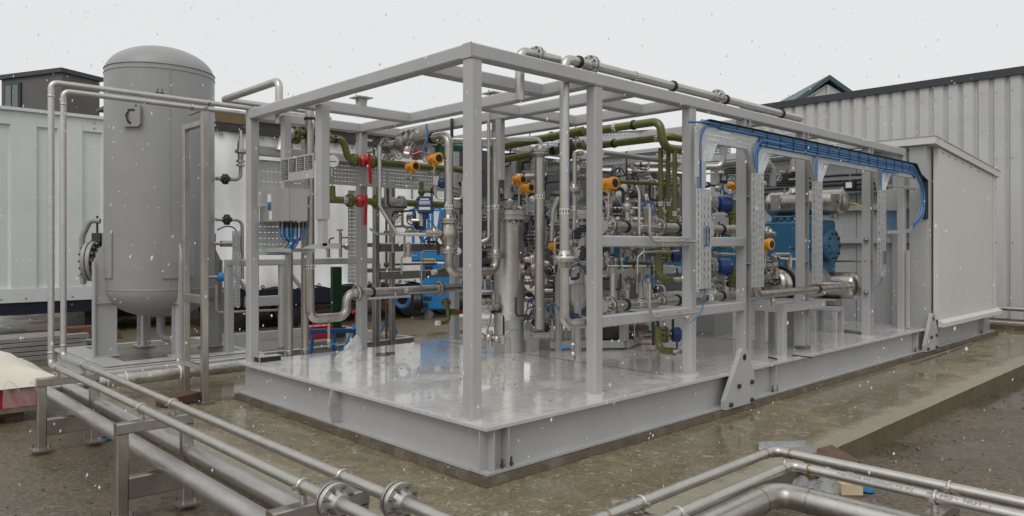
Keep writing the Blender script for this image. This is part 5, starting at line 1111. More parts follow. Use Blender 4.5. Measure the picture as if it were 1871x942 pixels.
tag(MB().cyl(az(973, 606, ZD) + Z * .045, az(1003, 605, ZD) + Z * .045, .045, n=16).build('loose_tube', SSP), 'loose white tube lying on deck between the filter columns', 'tube')
ld = thing('step_ladder', 'thin pale step frame leaning behind the corner post', 'ladder', ad(890, 610, 10.0))
for (a, b_) in (((905, 545), (889, 608)), ((882, 572), (899, 574)), ((880, 588), (895, 589))): MB().cyl(ad(*a, 10.0), ad(*b_, 10.0), .014, n=8).build('rung', SSP, ld)

# ================================================================== bay behind the front rails
yP = .78; PY = lambda px, py: ay(px, py, yP)
zA, zB = PY(1225, 416).z, PY(1225, 549).z
runs = (('upper stainless product line resting on the top front rail', zA, 1.93), ('lower stainless product line resting on the bottom front rail', zB, 1.165))
for lab, zz, zr_ in runs:
    up = zz == zA; py = 416 if up else 550
    t = pipe(lab, [V((PY(1104, py).x, yP, zz)), V((PY(1355, py).x + .4, yP, zz))], .056, SS, n=18, fl=[(V((PY(1113, py).x, yP, zz)), X), (V((PY(1203, py).x, yP, zz)), X)], cl=[(V((PY(x_, py).x, yP, zz)), X) for x_ in (1143, 1237, 1318)], bd=[(V((PY(1165, py).x, yP, zz)), X)], group='product lines on the front rails')
    q = V((PY(1185, py).x, yP, zz)); MB().cyl(q, q + V((-.06, -.02, .22)), .05, n=12).build('tee_branch', SS, t)
    q = V((PY(1146, py).x, yP, zz)); MB().cyl(q, q + Z * .20, .026, n=10).lathe(q + Z * .16, Z, [(0, .035), (.02, .04), (.06, .04)], 12).build('vent_stub', SS, t)
    q = V((PY(1192, py).x, yP + .05, zz + .22)); MB().torus(q, V((-.6, -.8, 0)), .08, .005, 26, 6).torus(q + Z * .01, V((-.4, -.9, .2)), .07, .005, 26, 6).torus(q - Z * .01, V((-.8, -.6, -.1)), .075, .005, 26, 6).build('hose_coil', CABLE, t)
    MB().bar(q - Z * .05, q + Z * .05, .07, .06, X, .01).build('solenoid', SS, t)
    x_ = PY(1286, py).x; MB().box(x_, x_ + .11, yP - .075, yP - .072, zz - .09, zz + .09).build('hanging_tag', CREAM, t, False)
    # bent conduit in front of the rail
    cx0 = ay(1187, 410, FY0 - .05).x; cz = zr_ - .055
    ct_ = pipe(('upper' if up else 'lower') + ' bent pale conduit fixed to the ' + ('top' if up else 'bottom') + ' front rail', [V((cx0, FY0 - .05, cz + .34)), V((cx0, FY0 - .05, cz)), V((PX[2] - .05 + .12, FY0 - .05, cz))], .014, SSP, .10, name='conduit', cat='conduit', group='bent conduits on the front rails')
    for q_ in (.22, .62): MB().obox((cx0 + q_, FY0 - .028, cz), X * .012, Y * .027, Z * .03).build('saddle_clip', GALV, ct_, False)
# green headers running back under the roof
xH = 3.85
H = lambda px, py: ax(px, py, xH)
z1_ = H(1150, 229).z; z2_ = H(1150, 256).z
t = pipe('upper olive green roof header dropping in an S bend by the third front post', [V((xH, 4.1, z1_)), V((xH, H(1205, 218).y, z1_)), V((xH, H(1213, 268).y, z1_ - .33)), V((xH + .9, H(1213, 268).y - .02, z1_ - .33))], .052, GREEN, .12, name='green_pipe', cl=[(V((xH, H(1158, 228).y, z1_)), Y)], bd=[(V((xH, H(1124, 232).y, z1_)), Y)])
xH2 = 4.05; t = pipe('lower olive green header under the roof beside the S bend', [V((xH2, 4.1, z2_ + .02)), V((xH2, ax(1225, 244, xH2).y, z2_ + .02)), V((xH2 + .8, ax(1225, 244, xH2).y, z2_ + .02))], .050, GREEN, .10, name='green_pipe', cl=[(V((xH2, 2.0, z2_ + .02)), Y)], bd=[(V((xH2, ax(1202, 246, xH2).y, z2_ + .02)), Y)])
for px, d_, lab, yb_ in ((1207, 9.3, 'left olive green drop pipe of three behind the third front post', 500), (1221, 9.5, 'middle olive green drop pipe of three behind the third front post', 470), (1233, 9.2, 'right olive green drop pipe of three behind the third front post', 455)):
    t = pipe(lab, [ad(px, 270, d_), ad(px, yb_, d_)], .030, GREEN, name='green_pipe', group='olive green drop pipes', bd=[(ad(px, 372 if px != 1233 else 390, d_), Z)])
t = pipe('thin olive green branch pipe level with the large amber transmitter', [ad(1122, 331, 9.6), ad(1240, 338, 9.9)], .026, GREEN, name='green_pipe', bd=[(ad(1158, 333, 9.7), RV)])
for lab, ya, yb_, yc, d_ in (('upper olive green drain with blue lever below the top front rail', 452, 509, 510, 8.8), ('lower olive green drain with blue lever below the bottom front rail', 597, 640, 642, 8.6)):
    t = pipe(lab, [ad(1203, ya, d_), ad(1203, yb_, d_), ad(1232, yc, d_ - .25)], .042, GREEN, .11, name='green_pipe', group='olive green drains')
    q = ad(1237, yc, d_ - .28); MB().cyl(q - RV * .05, q + RV * .07, .026, n=10).ball(q, .034).lathe(q + RV * .06, RV, [(0, .02), (.01, .03), (.04, .03)], 10).build('drain_valve', SS, t); MB().bar(q + Z * .03, q + Z * .13, .02, .014, RV, .004).build('lever', NAVY, t)
    q = ad(1215, ya + 14, d_ + .3); flange(t, q, RV, .10, m=GREEN)
    MB().lathe(q + RV * .07, RV, [(0, .05), (.02, .09), (.10, .09), (.14, .04)], 16).build('actuator_cap', NAVY, t)
tray_run('slotted cable tray high behind the green headers', (4.6, 4.0, 2.98), -Y, Z, 3.4, .12, (.03, .06, .09))
tray_run('slotted cable tray far back across the middle bay', (3.4, 4.2, 2.30), X, Z, 3.6, .25, (.05, .10, .15, .20))
pipe('pale thin pipe crossing above the amber transmitter towards the third front post', [ad(1100, 278, 8.6), ad(1240, 297, 10.6)], .032, SSP, cl=())
pipe('pale bent tube in front of the upper product line', [ad(1162, 338, 7.9), ad(1168, 352, 7.9), ad(1168, 428, 7.9)], .015, SSP, .05, name='tube', cat='tube')
pipe('pale tube hooked below the top front rail', [ad(1165, 500, 8.1), ad(1165, 470, 8.1), ad(1175, 460, 8.1), ad(1240, 458, 8.4)], .012, SSP, .05, name='tube', cat='tube')
# small valves and instruments crowding the middle: individually placed
gv = thing('globe_valve', 'globe valve with black handwheel beside the large amber transmitter', 'valve', ad(1130, 390, 8.6))
MB().cyl(ad(1115, 380, 8.6), ad(1165, 380, 8.6), .016, n=8).ball(ad(1146, 378, 8.6), .055).cyl(ad(1146, 378, 8.6), ad(1146, 412, 8.6), .026, n=10).lathe(ad(1112, 380, 8.6), Z, [(-.1, .02), (-.06, .045), (.06, .045), (.1, .02)], 12).build('body', SS, gv); wheel(gv, ad(1128, 381, 8.5), V((-.5, -.85, 0)), .05)
ig = thing('instrument_shelf', 'grey shelf of small steel instruments seen below the top front rail', 'instrument rack', ad(1150, 495, 9.6))
MB().bar(ad(1104, 500, 9.6), ad(1240, 492, 10.2), .09, .12, Z, .01).build('shelf', GREY, ig)
random.seed(11)
for i in range(9):
    q = ad(1112 + i * 13 + random.uniform(-3, 3), 494 - i * .6, 9.6 + i * .06); h__ = random.uniform(.10, .22); r_ = random.uniform(.022, .045)
    MB().lathe(q, Z, [(0, r_), (h__ * .4, r_), (h__ * .42, r_ * .6), (h__ * .7, r_ * .6), (h__ * .72, r_ * 1.1), (h__, r_ * 1.0)], 12).build('instrument', (SS, SS, SSP, ORANGE if i == 3 else SS, SS)[i % 5] if i != 3 else ORANGE, ig)
for i in range(5): q = ad(1110 + i * 25, 486, 9.55); MB().cyl(q, q + RV * .15, .014, n=8).build('tube', SSP, ig)
pu = thing('pump_skid', 'grey pump bed frame with dark pump standing on the deck behind the bottom rail', 'pump', az(1150, 635, ZD))
c = az(1140, 638, ZD)
MB().bar(c + V((-.75, .65, .07)), c + V((0, 0, .07)), .10, .08, Z, .01).bar(c + V((.03, -.02, .07)), c + V((.95, -.02 + .35, .07)), .10, .08, Z, .01).build('bed_rail', GREY, pu)
MB().bar(c + Z * .12, c + Z * .95, .10, .10, X, .01).build('bed_post', GREY, pu); MB().bar(c + V((.9, .33, .12)), c + V((.9, .33, .8)), .08, .08, X, .01).build('bed_post', GREY, pu)
m0_ = ad(1118, 615, 10.2); MB().cyl(m0_ - RV * .22, m0_ + RV * .18, .13, n=22).cyl(m0_ + RV * .18, m0_ + RV * .30, .06, n=14).build('motor', DARK, pu)
k = MB()
for i in range(9): k.lathe(m0_ - RV * (.20 - i * .04), RV, [(0, .13), (.002, .145), (.010, .145), (.012, .13)], 22)
k.build('cooling_fins', DARK, pu)
m1_ = ad(1180, 618, 10.6); MB().bar(m1_ - RV * .12, m1_ + RV * .12, .16, .16, Z, .02).build('pump_head', SS, pu); MB().obox(m1_ + V((0, 0, .03)) - FV * .085, RV * .06, Z * .012, FV * .002).build('red_label', RED, pu, False)
MB().bar(ad(1165, 598, 10.4) - RV * .12, ad(1165, 598, 10.4) + RV * .14, .06, .2, Z, .01).build('timber_packer', WOOD, pu)
# dark pipe and column clutter behind: verticals and horizontals at the back of the skid
back = (('dark horizontal pipe at the back of the middle bay, highest', 300, 1100, 1240, 12.4, .05, SS), ('pale horizontal pipe at the back of the middle bay, second', 313, 1095, 1215, 12.1, .06, SSP), ('stainless horizontal pipe at the back of the middle bay, third', 366, 1100, 1230, 12.6, .05, SS), ('pale horizontal pipe at the back between standpipe and riser', 322, 930, 985, 11.2, .05, SSP), ('stainless horizontal pipe low at the back of the middle bay', 402, 1030, 1240, 12.0, .06, SS))
for lab, py, xa, xc_, d_, r_, m_ in back: t = pipe(lab, [ad(xa, py, d_), ad(xc_, py, d_)], r_, m_, group='horizontal pipes at the back of the skid', cl=[(ad((xa + xc_) / 2, py, d_), RV)])
for i, (px, ya, yb_, d_, r_, m_, lab) in enumerate(((1118, 380, 500, 10.2, .03, SSP, 'upright pipe at the back left of the upper product line'), (1138, 300, 470, 11.0, .05, GREYV, 'upright grey pipe behind the large amber transmitter'), (1172, 455, 560, 9.9, .06, SSP, 'pale upright pipe with cap above the lower product line'), (1121, 500, 560, 9.2, .05, SSP, 'short pale upright pipe left above the lower product line'), (962, 380, 470, 10.4, .02, NAVY, 'navy upright tube right of the filter column'), (1040, 285, 380, 10.4, .02, CABLE, 'blue upright tube behind the riser'), (950, 290, 380, 11.5, .03, GREEN, 'olive upright pipe behind the filter column, left'), (903, 300, 390, 10.9, .045, GREEN, 'olive upright pipe behind the second riser'))):
    pipe(lab, [ad(px, ya, d_), ad(px, yb_, d_)], r_, m_, name='upright_pipe')
gp_ = thing('grey_column', 'grey box column behind the amber transmitters left of the standpipe', 'column', ad(930, 400, 11.0)); MB().bar(ad(932, 292, 11.0), ad(932, 380, 11.0), .15, .12, X, .012).build('column_shaft', GREY, gp_)
t = pipe('long olive green pipe rising to the right behind the standpipe', [ad(895, 272, 10.8), ad(1066, 238, 9.7)], .055, GREEN, name='green_pipe', cl=[(ad(1008, 249, 10.1), V((.2, -1, 0)))])
t = pipe('second long olive green pipe lower behind the standpipe', [ad(895, 296, 11.0), ad(1066, 264, 9.9)], .050, GREEN, name='green_pipe', cl=[(ad(1010, 275, 10.2), V((.2, -1, 0)))])
bl = thing('black_hose_cover', 'black rubber pipe bracket ring behind the riser', 'bracket', ad(1040, 278, 9.6)); MB().torus(ad(1042, 272, 9.6), RV, .10, .035, 22, 8).build('ring', BLACK, bl)
tray_run('slotted cable tray under the roof behind the standpipe', ad(890, 268, 11.5), V((.43, -.90, 0)), Z, 2.6, .12, (.03, .06, .09))
cp2 = thing('second_compressor', 'second blue compressor body glimpsed under the top front rail', 'compressor', ad(1180, 500, 12.2)); c = ad(1178, 470, 12.2)
MB().bar(c - RV * .62, c + RV * .75, .50, .6, Z, .05).build('crankcase', BLUE, cp2)
for i in range(5): MB().obox(c - RV * (.45 - i * .25) + Z * .27 - FV * .2, RV * .05, FV * .05, Z * .035).build('cylinder_lug', BLUE, cp2, False)
MB().bar(c - RV * .2 - FV * .31, c + RV * .2 - FV * .31, .25, .03, Z, .01).build('inspection_cover', BLUE, cp2)
ROYAL = mat('royal_blue_paint', (.012, .05, .21), .35, coat=.2)
# ================================================================== right bays: actuated valves, compressor
for i, (py, lab) in enumerate(((372, 'upper olive valve with blue actuator behind the front tray drop'), (487, 'lower olive valve with blue actuator behind the front tray drop'))):
    dd = 10.4; t = thing('actuated_valve', lab, 'valve', ad(1305, py + 30, dd), 'olive valves with blue actuators')
    q = ad(1300, py, dd); MB().cyl(q - RV * .22, q, .085, n=18).build('valve_body', GREEN, t); flange(t, q + RV * .02, RV, .13, m=GREYV)
    MB().lathe(q + RV * .08, RV, [(0, .07), (.03, .12), (.16, .12), (.20, .09), (.21, .0)], 22).build('actuator', ROYAL, t)
    g = ad(1338, py + 22, dd); MB().cyl(g + Z * .22, g - Z * .12, .05, n=14).lathe(g - Z * .02, Z, [(0, .09), (.03, .09), (.03, .06), (.05, .06), (.05, .09), (.08, .09)], 14).build('green_branch', GREEN, t); MB().cyl(g - Z * .12, g - Z * .45, .045, n=14).build('riser', SS, t)
    MB().bar(q - Z * .16 - RV * .02, q - Z * .12 - RV * .02, .05, .05, RV, .01).build('red_plug', RED, t)
tag(MB().bar(ad(1322, 332, 10.0) - Z * .02, ad(1322, 332, 10.0) + Z * .02, .1, .05, RV, .01).build('black_switch', BLACK), 'small black switch above the upper blue actuator', 'switch')
transmitter('small amber transmitter with blue coil left of the fourth front post', ad(1340, 338, 10.3), s=.9, drop=.2)
tag(MB().torus(ad(1334, 342, 10.1), V((-.6, -.8, 0)), .10, .011, 26, 6).build('blue_coil', CABLE), 'blue tube coil beside the small amber transmitter', 'hose')
transmitter('amber transmitter low beside the blue compressor', ad(1397, 446, 9.6), s=1.2, drop=.3)
# compressor: axis along Y, seen on its -X face
xK = 8.05; K = lambda px, py: ax(px, py, xK)
ya_, yb_ = K(1398, 440).y, K(1497, 440).y; kz0, kz1 = K(1450, 500).z, K(1450, 402).z
cp = thing('compressor', 'blue reciprocating compressor body with bolted round end cover', 'compressor', (xK + .3, (ya_ + yb_) / 2, ZD))
MB().bar((xK + .30, ya_, (kz0 + kz1) / 2), (xK + .30, yb_, (kz0 + kz1) / 2), kz1 - kz0, .60, Z, .05).build('crankcase', BLUE, cp)
yc_ = ya_ + .5; MB().bar((xK + .30, ya_ + 1.6, (kz0 + kz1) / 2 - .05), (xK + .30, ya_ + .01, (kz0 + kz1) / 2 - .05), (kz1 - kz0) * .8, .7, Z, .05).build('crankcase_tail', BLUE, cp)
for (a, c_, z0_, z1_q) in ((.30, .62, kz0 + .08, kz0 + .34), (.50, .95, kz0 + .42, kz1 - .12)):
    y0_, y1_ = ya_ + (yb_ - ya_) * a, ya_ + (yb_ - ya_) * c_; MB().bar((xK - .012, y0_, (z0_ + z1_q) / 2), (xK - .012, y1_, (z0_ + z1_q) / 2), z1_q - z0_, .03, Z, .01).build('inspection_cover', BLUE, cp)
for i in range(6): MB().obox((xK + .1, ya_ + (yb_ - ya_) * (.15 + i * .14), kz1 + .03), X * .08, Y * .035, Z * .035).build('cylinder_lug', BLUE, cp, False)
ec = V((xK + .28, yb_, (kz0 + kz1) / 2 + .02)); R_ = .265
MB().lathe(ec, -Y, [(0, R_ * .86), (.05, R_ * .86), (.055, R_), (.11, R_), (.115, R_ * .95)], 36).build('end_cover', BLUE, cp)
for i in range(10):
    a = 2 * math.pi * i / 10; q = ec + V((math.cos(a), 0, math.sin(a))) * R_ * .78; MB().cyl(q - Y * .112, q - Y * .14, .022, n=6).build('cover_bolt', DARK, cp)
MB().lathe(ec - Y * .116, -Y, [(0, .12), (.012, .11)], 24).build('end_boss', BLUE, cp)
MB().bar((xK + .3, yb_ + .15, kz0 - .002), (xK + .3, yb_ + .15, kz0 - .14), .2, .25, X, .01).build('pedestal', DARK, cp)
MB().bar((xK + .3, ya_ + .2, kz0 - .002), (xK + .3, ya_ + .2, ZD + .001), .35, .35, X, .02).bar((xK + .3, ya_ + 1.2, kz0 - .002), (xK + .3, ya_ + 1.2, ZD + .001), .35, .35, X, .02).build('plinth', GREY, cp)
# drums
def drum(label, x, y0, y1, z, r, lag=None):
    t = thing('pulsation_drum', label, 'drum', (x, (y0 + y1) / 2, z - r)); L_ = abs(y1 - y0); d = V((0, 1 if y1 > y0 else -1, 0)); hd = r * .55
    pr = [(hd * (1 - math.cos(math.pi / 2 * i / 6)), r * math.sin(math.pi / 2 * i / 6)) for i in range(7)] + [(L_ - hd + hd * math.sin(math.pi / 2 * i / 6), r * math.cos(math.pi / 2 * i / 6)) for i in range(7)]
    MB().lathe((x, y0, z), d, pr, 36).build('shell', SS, t)
    for q in (hd, L_ - hd): MB().torus(V((x, y0, z)) + d * q, Y, r, .006, 36, 6).build('weld_seam', SSP, t)
    return t
yd0, yd1 = K(1388, 368).y, K(1538, 368).y; zd = K(1460, 370).z
t = drum('stainless pulsation drum lying across the top of the blue compressor', xK + .25, yd0, yd1, zd, .205)
yn = K(1437, 345).y; q = V((xK + .25, yn, zd + .15)); MB().lathe(q, Z, [(0, .11), (.10, .07), (.14, .06), (.17, .06)], 18).cyl(q + Z * .25, q + Z * .60, .05, n=16).build('top_nozzle', SS, t); flange(t, q + Z * .21, Z, .13, m=SS); band(t, q + Z * .5, Z, .05)
yn2 = K(1415, 372).y; MB().obox((xK + .25 - .21, yn2, zd + .02), X * .006, Y * .085, Z * .13).build('nameplate', SSP, t, False)
yn3 = K(1524, 372).y; MB().obox((xK + .25 - .208, yn3, zd + .0), X * .006, Y * .07, Z * .12).build('nameplate', SSD, t, False)
q = V((xK + .1, K(1532, 374).y, zd)); MB().cyl(V((xK + .08, yd1 + .12, zd + .0)), V((xK - .02, yd1 + .02, zd)), .02, n=8).build('earth_boss', BOLT, t)
for py_ in (1442, 1512): yy = K(py_, 390).y; MB().bar((xK + .25, yy, zd - .17), (xK + .25, yy, kz1 + .02), .14, .10, X, .01).build('neck', SS, t)
yl0, yl1 = K(1462, 520).y, K(1562, 520).y; zl = K(1515, 522).z
t = drum('stainless lower drum under the blue compressor near the end wall', xK + .25, yl0, yl1, zl, .215)
MB().bar((xK + .10, K(1480, 557).y, zl - .26), (xK + .10, K(1528, 557).y, zl - .26), .10, .24, Z, .02).build('saddle_clamp', SS, t)
MB().cyl(V((xK, yl1 + .35, zl + .09)), V((xK - .02, yl1 + .05, zl + .05)), .03, n=10).build('nozzle', SS, t)
tb = thing('drum_bench', 'grey four legged bench under the lower drum', 'bench', az(1508, 615, ZD)); by_a, by_b = K(1483, 560).y, K(1530, 560).y; bzt = zl - .32
MB().bar((xK + .12, by_a, bzt - .04), (xK + .12, by_b, bzt - .04), .08, .3, Z, .01).build('top_rail', GREY, tb)
for yy in (by_a - .04, by_b + .04):
    for xx in (xK, xK + .24): MB().bar((xx, yy, ZD), (xx, yy, bzt - .08), .07, .07, X, .008).build('leg', GREY, tb)
# suction scrubber head with black band in front of compressor
xs_ = 6.2; c = ax(1418, 520, xs_); t = thing('discharge_cooler_head', 'round steel cooler head with black band left of the blue compressor', 'cooler', V((c.x, c.y, c.z - .25)))
MB().lathe(c + V((.1, 0, 0)), -X, [(-1.2, .23), (0, .23), (.04, .23), (.10, .215), (.16, .15), (.185, .08), (.19, 0)], 30).build('shell', SS, t); MB().lathe(c + V((.12, 0, 0)), -X, [(0, .232), (0, .262), (.06, .262), (.06, .232)], 30).build('band', BLACK, t)
wheel(t, ax(1415, 510, xs_ - .3), V((-1, -.2, 0)), .08); MB().cyl(ax(1395, 512, xs_ - .25), ax(1412, 510, xs_ - .25), .03, n=10).build('valve_stem', SS, t)
t = pipe('stainless elbow pipe rising from the cooler head to the compressor', [ax(1432, 535, xs_ + .2), ax(1440, 500, xs_ + .2), ax(1441, 470, xs_ + .2)], .05, SS, .2)
cbn = thing('cooler_bench', 'grey bench with tall legs under the cooler head', 'bench', az(1430, 645, ZD)); zt_b = az(1430, 645, ZD) and (ad(1430, 553, 9.6).z)
p_ = [az(1388, 638, ZD), az(1428, 648, ZD), az(1447, 632, ZD), az(1412, 624, ZD)]
for q in p_: MB().bar(q, V((q.x, q.y, zt_b - .11)), .10, .10, X, .01).build('leg', GREY, cbn)
ctr = sum(p_, V((0, 0, 0))) / 4; xs = [q.x for q in p_]; ys = [q.y for q in p_]
MB().box(min(xs) - .05, max(xs) + .05, min(ys) - .05, max(ys) + .05, zt_b - .11, zt_b).build('top_frame', GREY, cbn, False)
# outer stainless line at knee height
yO = .17; zO = ay(1470, 530, yO).z; t = pipe('stainless line at waist height passing the fifth front post', [V((ay(1382, 520, yO).x, yO, zO + .16)), V((ay(1382, 540, yO).x, yO, zO)), V((ay(1560, 524, yO).x, yO, zO)), V((ay(1560, 524, yO).x, yO + .5, zO))], .048, SS, .09, cl=[(V((ay(1494, 528, yO).x, yO, zO)), X)], fl=())
MB().torus(V((ay(1545, 526, yO).x, yO, zO)), X, .05, .006, 20, 6).build('weld_seam', SSP, t)
q = V((ay(1412, 535, yO).x, yO, zO)); MB().cyl(q, q - Z * .16, .02, n=8).ball(q - Z * .1, .03).build('drain_valve', SS, t)
t = pipe('short flanged stainless spool pointing at the compressor below the drum', [ax(1378, 432, 6.0), ax(1400, 426, 6.0)], .05, SS, fl=[(ax(1402, 425, 6.0), V((.2, -1, .1)))]); MB().cyl(ax(1402, 425, 6.0), ax(1417, 427, 6.0), .03, n=10).build('tip', SS, t)
hb_ = thing('domed_valve', 'small domed steel valve head in front of the compressor foot', 'valve', ax(1417, 490, 6.1)); MB().ball(ax(1417, 470, 6.1), .07).cyl(ax(1417, 470, 6.1), ax(1417, 500, 6.1), .035, n=10).build('head', SS, hb_); MB().cyl(ax(1420, 472, 6.1), ax(1455, 474, 6.3), .02, n=8).build('outlet', SSP, hb_)
# ================================================================== front cable tray with blue cables
yT = .10; T = lambda px, py: ay(px, py, yT)
ft = thing('front_cable_tray', 'galvanised cable tray run with four drops along the front of the skid', 'cable tray', V((7, yT, 2.7)))
xa, xz = T(1290, 240).x, T(1672, 300).x
def tz_(x, top=True): return 3.045 if top else 2.66
zt1 = T(1400, 246).z; zb1 = T(1400, 282).z; zt1, zb1 = max(zt1, 3.02), zb1
zt1 = (T(1310, 228).z + T(1600, 281).z) / 2; zb1 = (T(1345, 272).z + T(1560, 306).z) / 2
hT = zt1 - zb1
rws = (.05, .10, .15, .20, hT - .05)
MB().perf((xa, yT, zb1), X, Z, xz - xa, hT, -.003, tuple(r for r in rws if r < hT - .02)).build('tray_plate', GALV, ft, False)
MB().box(xa, xz, yT - .055, yT, zt1, zt1 + .004).build('tray_lip', DARK, ft, False)
drops = [(T(1281, 400).x, 527), (T(1380, 400).x, 524), (T(1489, 400).x, 514), (T(1607, 400).x, 505)]
for i, (dx, pyb) in enumerate(drops):
    wD = .17 if i else .19; zb = T((1281, 1380, 1489, 1607)[i], pyb).z; z_sh = zb1 - .34
    # gusset fitting: flared shoulder between the run and the drop
    fl_ = .20
    if i == 0: out = [(dx - wD / 2 - .04, zb1 - .04 - .38), (dx - wD / 2 - .04, zb1 + hT * .55), (dx - wD / 2 + .10, zt1), (xa + .02, zt1 - .002), (xa + .02, zb1), (dx + wD / 2 + .16, zb1), (dx + wD / 2, zb1 - .18), (dx + wD / 2, zb1 - .42), (dx + wD / 2 - .06, zb1 - .56), (dx - wD / 2 + .04, zb1 - .56)]
    else: out = [(dx - wD / 2 - fl_, zb1 + .002), (dx + wD / 2 + fl_ * .9, zb1 + .002), (dx + wD / 2 + .01, zb1 - .26), (dx - wD / 2 - .01, zb1 - .26)]
    MB().prism([V((x, yT - .002, z)) for x, z in out], (0, .003, 0)).build('tray_fitting', GALV, ft, False)
    for sgn in (-1, 1):
        x0_ = dx + sgn * (wD / 2 + fl_) if i else dx + sgn * (wD / 2 + .14 * (sgn > 0)); x1_ = dx + sgn * wD / 2
        zz0, zz1 = (zb1, zb1 - .26) if i else (zb1, zb1 - .20)
        MB().prism([V((x0_, yT - .06, zz0)), V((x1_, yT - .06, zz1)), V((x1_, yT, zz1)), V((x0_, yT, zz0))], V((.003 * sgn, 0, .003))).build('fitting_lip', GALV, ft, False)
    zs_ = zb1 - (.26 if i else .50)
    MB().perf((dx - wD / 2, yT, zb), Z, X, zs_ - zb, wD, -.003 * -1, (.03, wD / 2, wD - .03), .045, .03).build('drop_plate', GALV, ft, False)
    MB().perf((dx - wD / 2, yT - .064, zb + .004), Z, X, zs_ - zb - .006, wD, .003, (wD * .3, wD * .7), .045, .035, .014).build('drop_cover', GALV, ft, False)
    for sgn in (-1, 1): MB().perf((dx + sgn * wD / 2 + (.0015 if sgn > 0 else -.0015), yT - .06, zb), Z, Y, zs_ - zb, .058, .003, (.03,), .045, .03).build('drop_side', GALV, ft, False)
    if i == 0: MB().prism([V((dx - wD / 2 - .04, yT - .06, zb1 - .38)), V((dx - wD / 2 - .04, yT - .06, zb1 + hT * .55)), V((dx - wD / 2 - .04, yT, zb1 + hT * .55)), V((dx - wD / 2 - .04, yT, zb1 - .38))], (.003, 0, 0)).build('fitting_lip', GALV, ft, False)
# lower lips between drops
xs_l = [(drops[0][0] + .28, drops[1][0] - .30), (drops[1][0] + .28, drops[2][0] - .30), (drops[2][0] + .28, drops[3][0] - .30), (drops[3][0] + .28, xz)]
for a, c_ in xs_l: MB().box(a, c_, yT - .055, yT - .001, zb1 - .004, zb1).build('tray_lip', GALV, ft, False)
# curved end: the tray turns down and back
cx_, cz_, Rr = xz - .05, zt1 - .62, .62; b = MB(); rings = []
pathp = [V((xz - .02, 0, zt1 - .20)), V((T(1680, 330).x, 0, T(1680, 330).z)), V((T(1680, 385).x, 0, T(1680, 385).z)), V((T(1660, 419).x, 0, T(1660, 419).z)), V((T(1618, 421).x, 0, T(1618, 421).z))]
pp = MB().path([V((p_.x, yT + .03, p_.z)) for p_ in pathp], .5)
for i, p_ in enumerate(pp):
    d = (pp[min(i + 1, len(pp) - 1)] - pp[max(0, i - 1)]).normalized(); n_ = V((-d.z, 0, d.x))
    rings.append([p_ + n_ * .05 - Y * .050, p_ + n_ * .05 - Y * .054, p_ - n_ * .0 - Y * .054, p_ - n_ * .0 - Y * .050])
b.loft(rings); b.build('end_curve', GALV, ft, ang=40)
k = MB()
for i in range(2, len(pp) - 1, 1):
    d = (pp[min(i + 1, len(pp) - 1)] - pp[max(0, i - 1)]).normalized(); k.obox(pp[i] - Y * .0550 + V((-d.z, 0, d.x)) * .025, d * .014, Y * .001, V((-d.z, 0, d.x)) * .007)
k.build('curve_slots', DARK, ft, False)
pe = [V((xz - .12, 0, zt1 - .0)), V((xz + .10, 0, zt1 - .16)), V((T(1688, 330).x, 0, T(1688, 330).z)), V((T(1688, 400).x, 0, T(1688, 400).z))]
b = MB()
for i in range(len(pe) - 1):
    a_, c_ = pe[i], pe[i + 1]; d = (c_ - a_).normalized(); b.obox((a_ + c_) / 2 + V((0, yT - .02, 0)), d * (c_ - a_).length / 2, Y * .05, V((-d.z, 0, d.x)) * .002)
b.build('outer_side', DARK, ft, False)
fc_ = thing('front_cable_bundle', 'thick bundle of blue cables tied along the front cable tray', 'cable bundle', V((7, yT - .03, 2.7)))
rc = random.Random(3); nB = 5
def wob(pts_, a=.004): return [p_ + V((0, 0, rc.uniform(-a, a))) for p_ in pts_]
for i in range(nB):                                   # five ties of cables, one above the other
    zc_ = zt1 - .028 - i * (hT * .66 / nB); yo = yT - .018
    for c_i in range(3):
        off = V((0, -.006 * (c_i % 2), -.009 * c_i + .008)); r_ = .0085; m_ = (CABLE, CABLE2, CABLE, CABLE3)[(c_i + i) % 4]
        xs0 = xa - .06 if i == 0 else (xa + .25 if i == 1 and c_i < 2 else drops[1][0] + .06 + .03 * c_i)
        if i < 3 or c_i < 2:
            mids = [V((xs0 + (xz - xs0) * f_, yo, zc_)) for f_ in (.25, .5, .75)]
            pts_ = [V((xs0, yo, zc_))] + wob(mids) + [V((xz - .14, yo, zc_)), V((T(1682, 330).x + .06 - i * .03, yo - .02, T(1682, 345).z)), V((T(1682, 400).x + .06 - i * .03, yo - .02, T(1682, 392).z)), V((T(1666, 420).x, yo, T(1666, 417).z + .02 * i))]
            MB().tube([p_ + off for p_ in pts_], r_, .30, 8).build('cable', m_, fc_)
        else:
            endx = drops[(i + c_i) % 3 + 1][0]
            pts_ = [V((xz - .15, yo, zc_)), V(((xz + endx) / 2, yo, zc_ + rc.uniform(-.004, .004))), V((endx + .12, yo, zc_)), V((endx - .03 + .02 * c_i, yo, zb1 - .02)), V((endx - .03 + .02 * c_i, yo, zb1 - .30))]
            MB().tube([p_ + off for p_ in pts_], r_, .16, 8).build('cable', m_, fc_)
for k_ in (1, 2, 3):
    endx = drops[k_][0]
    for c_i in range(3):
        zc_ = zt1 - .06 - .05 * k_; MB().tube([V((endx + .7, yT - .030, zc_ + .008 * c_i)), V((endx + .10, yT - .032, zc_ + .008 * c_i)), V((endx - .05 + .022 * c_i, yT - .032, zb1 + .06)), V((endx - .05 + .022 * c_i, yT - .030, zb1 - .30))], .0075, .15, 8).build('cable', (CABLE, CABLE2, CABLE3)[c_i], fc_)
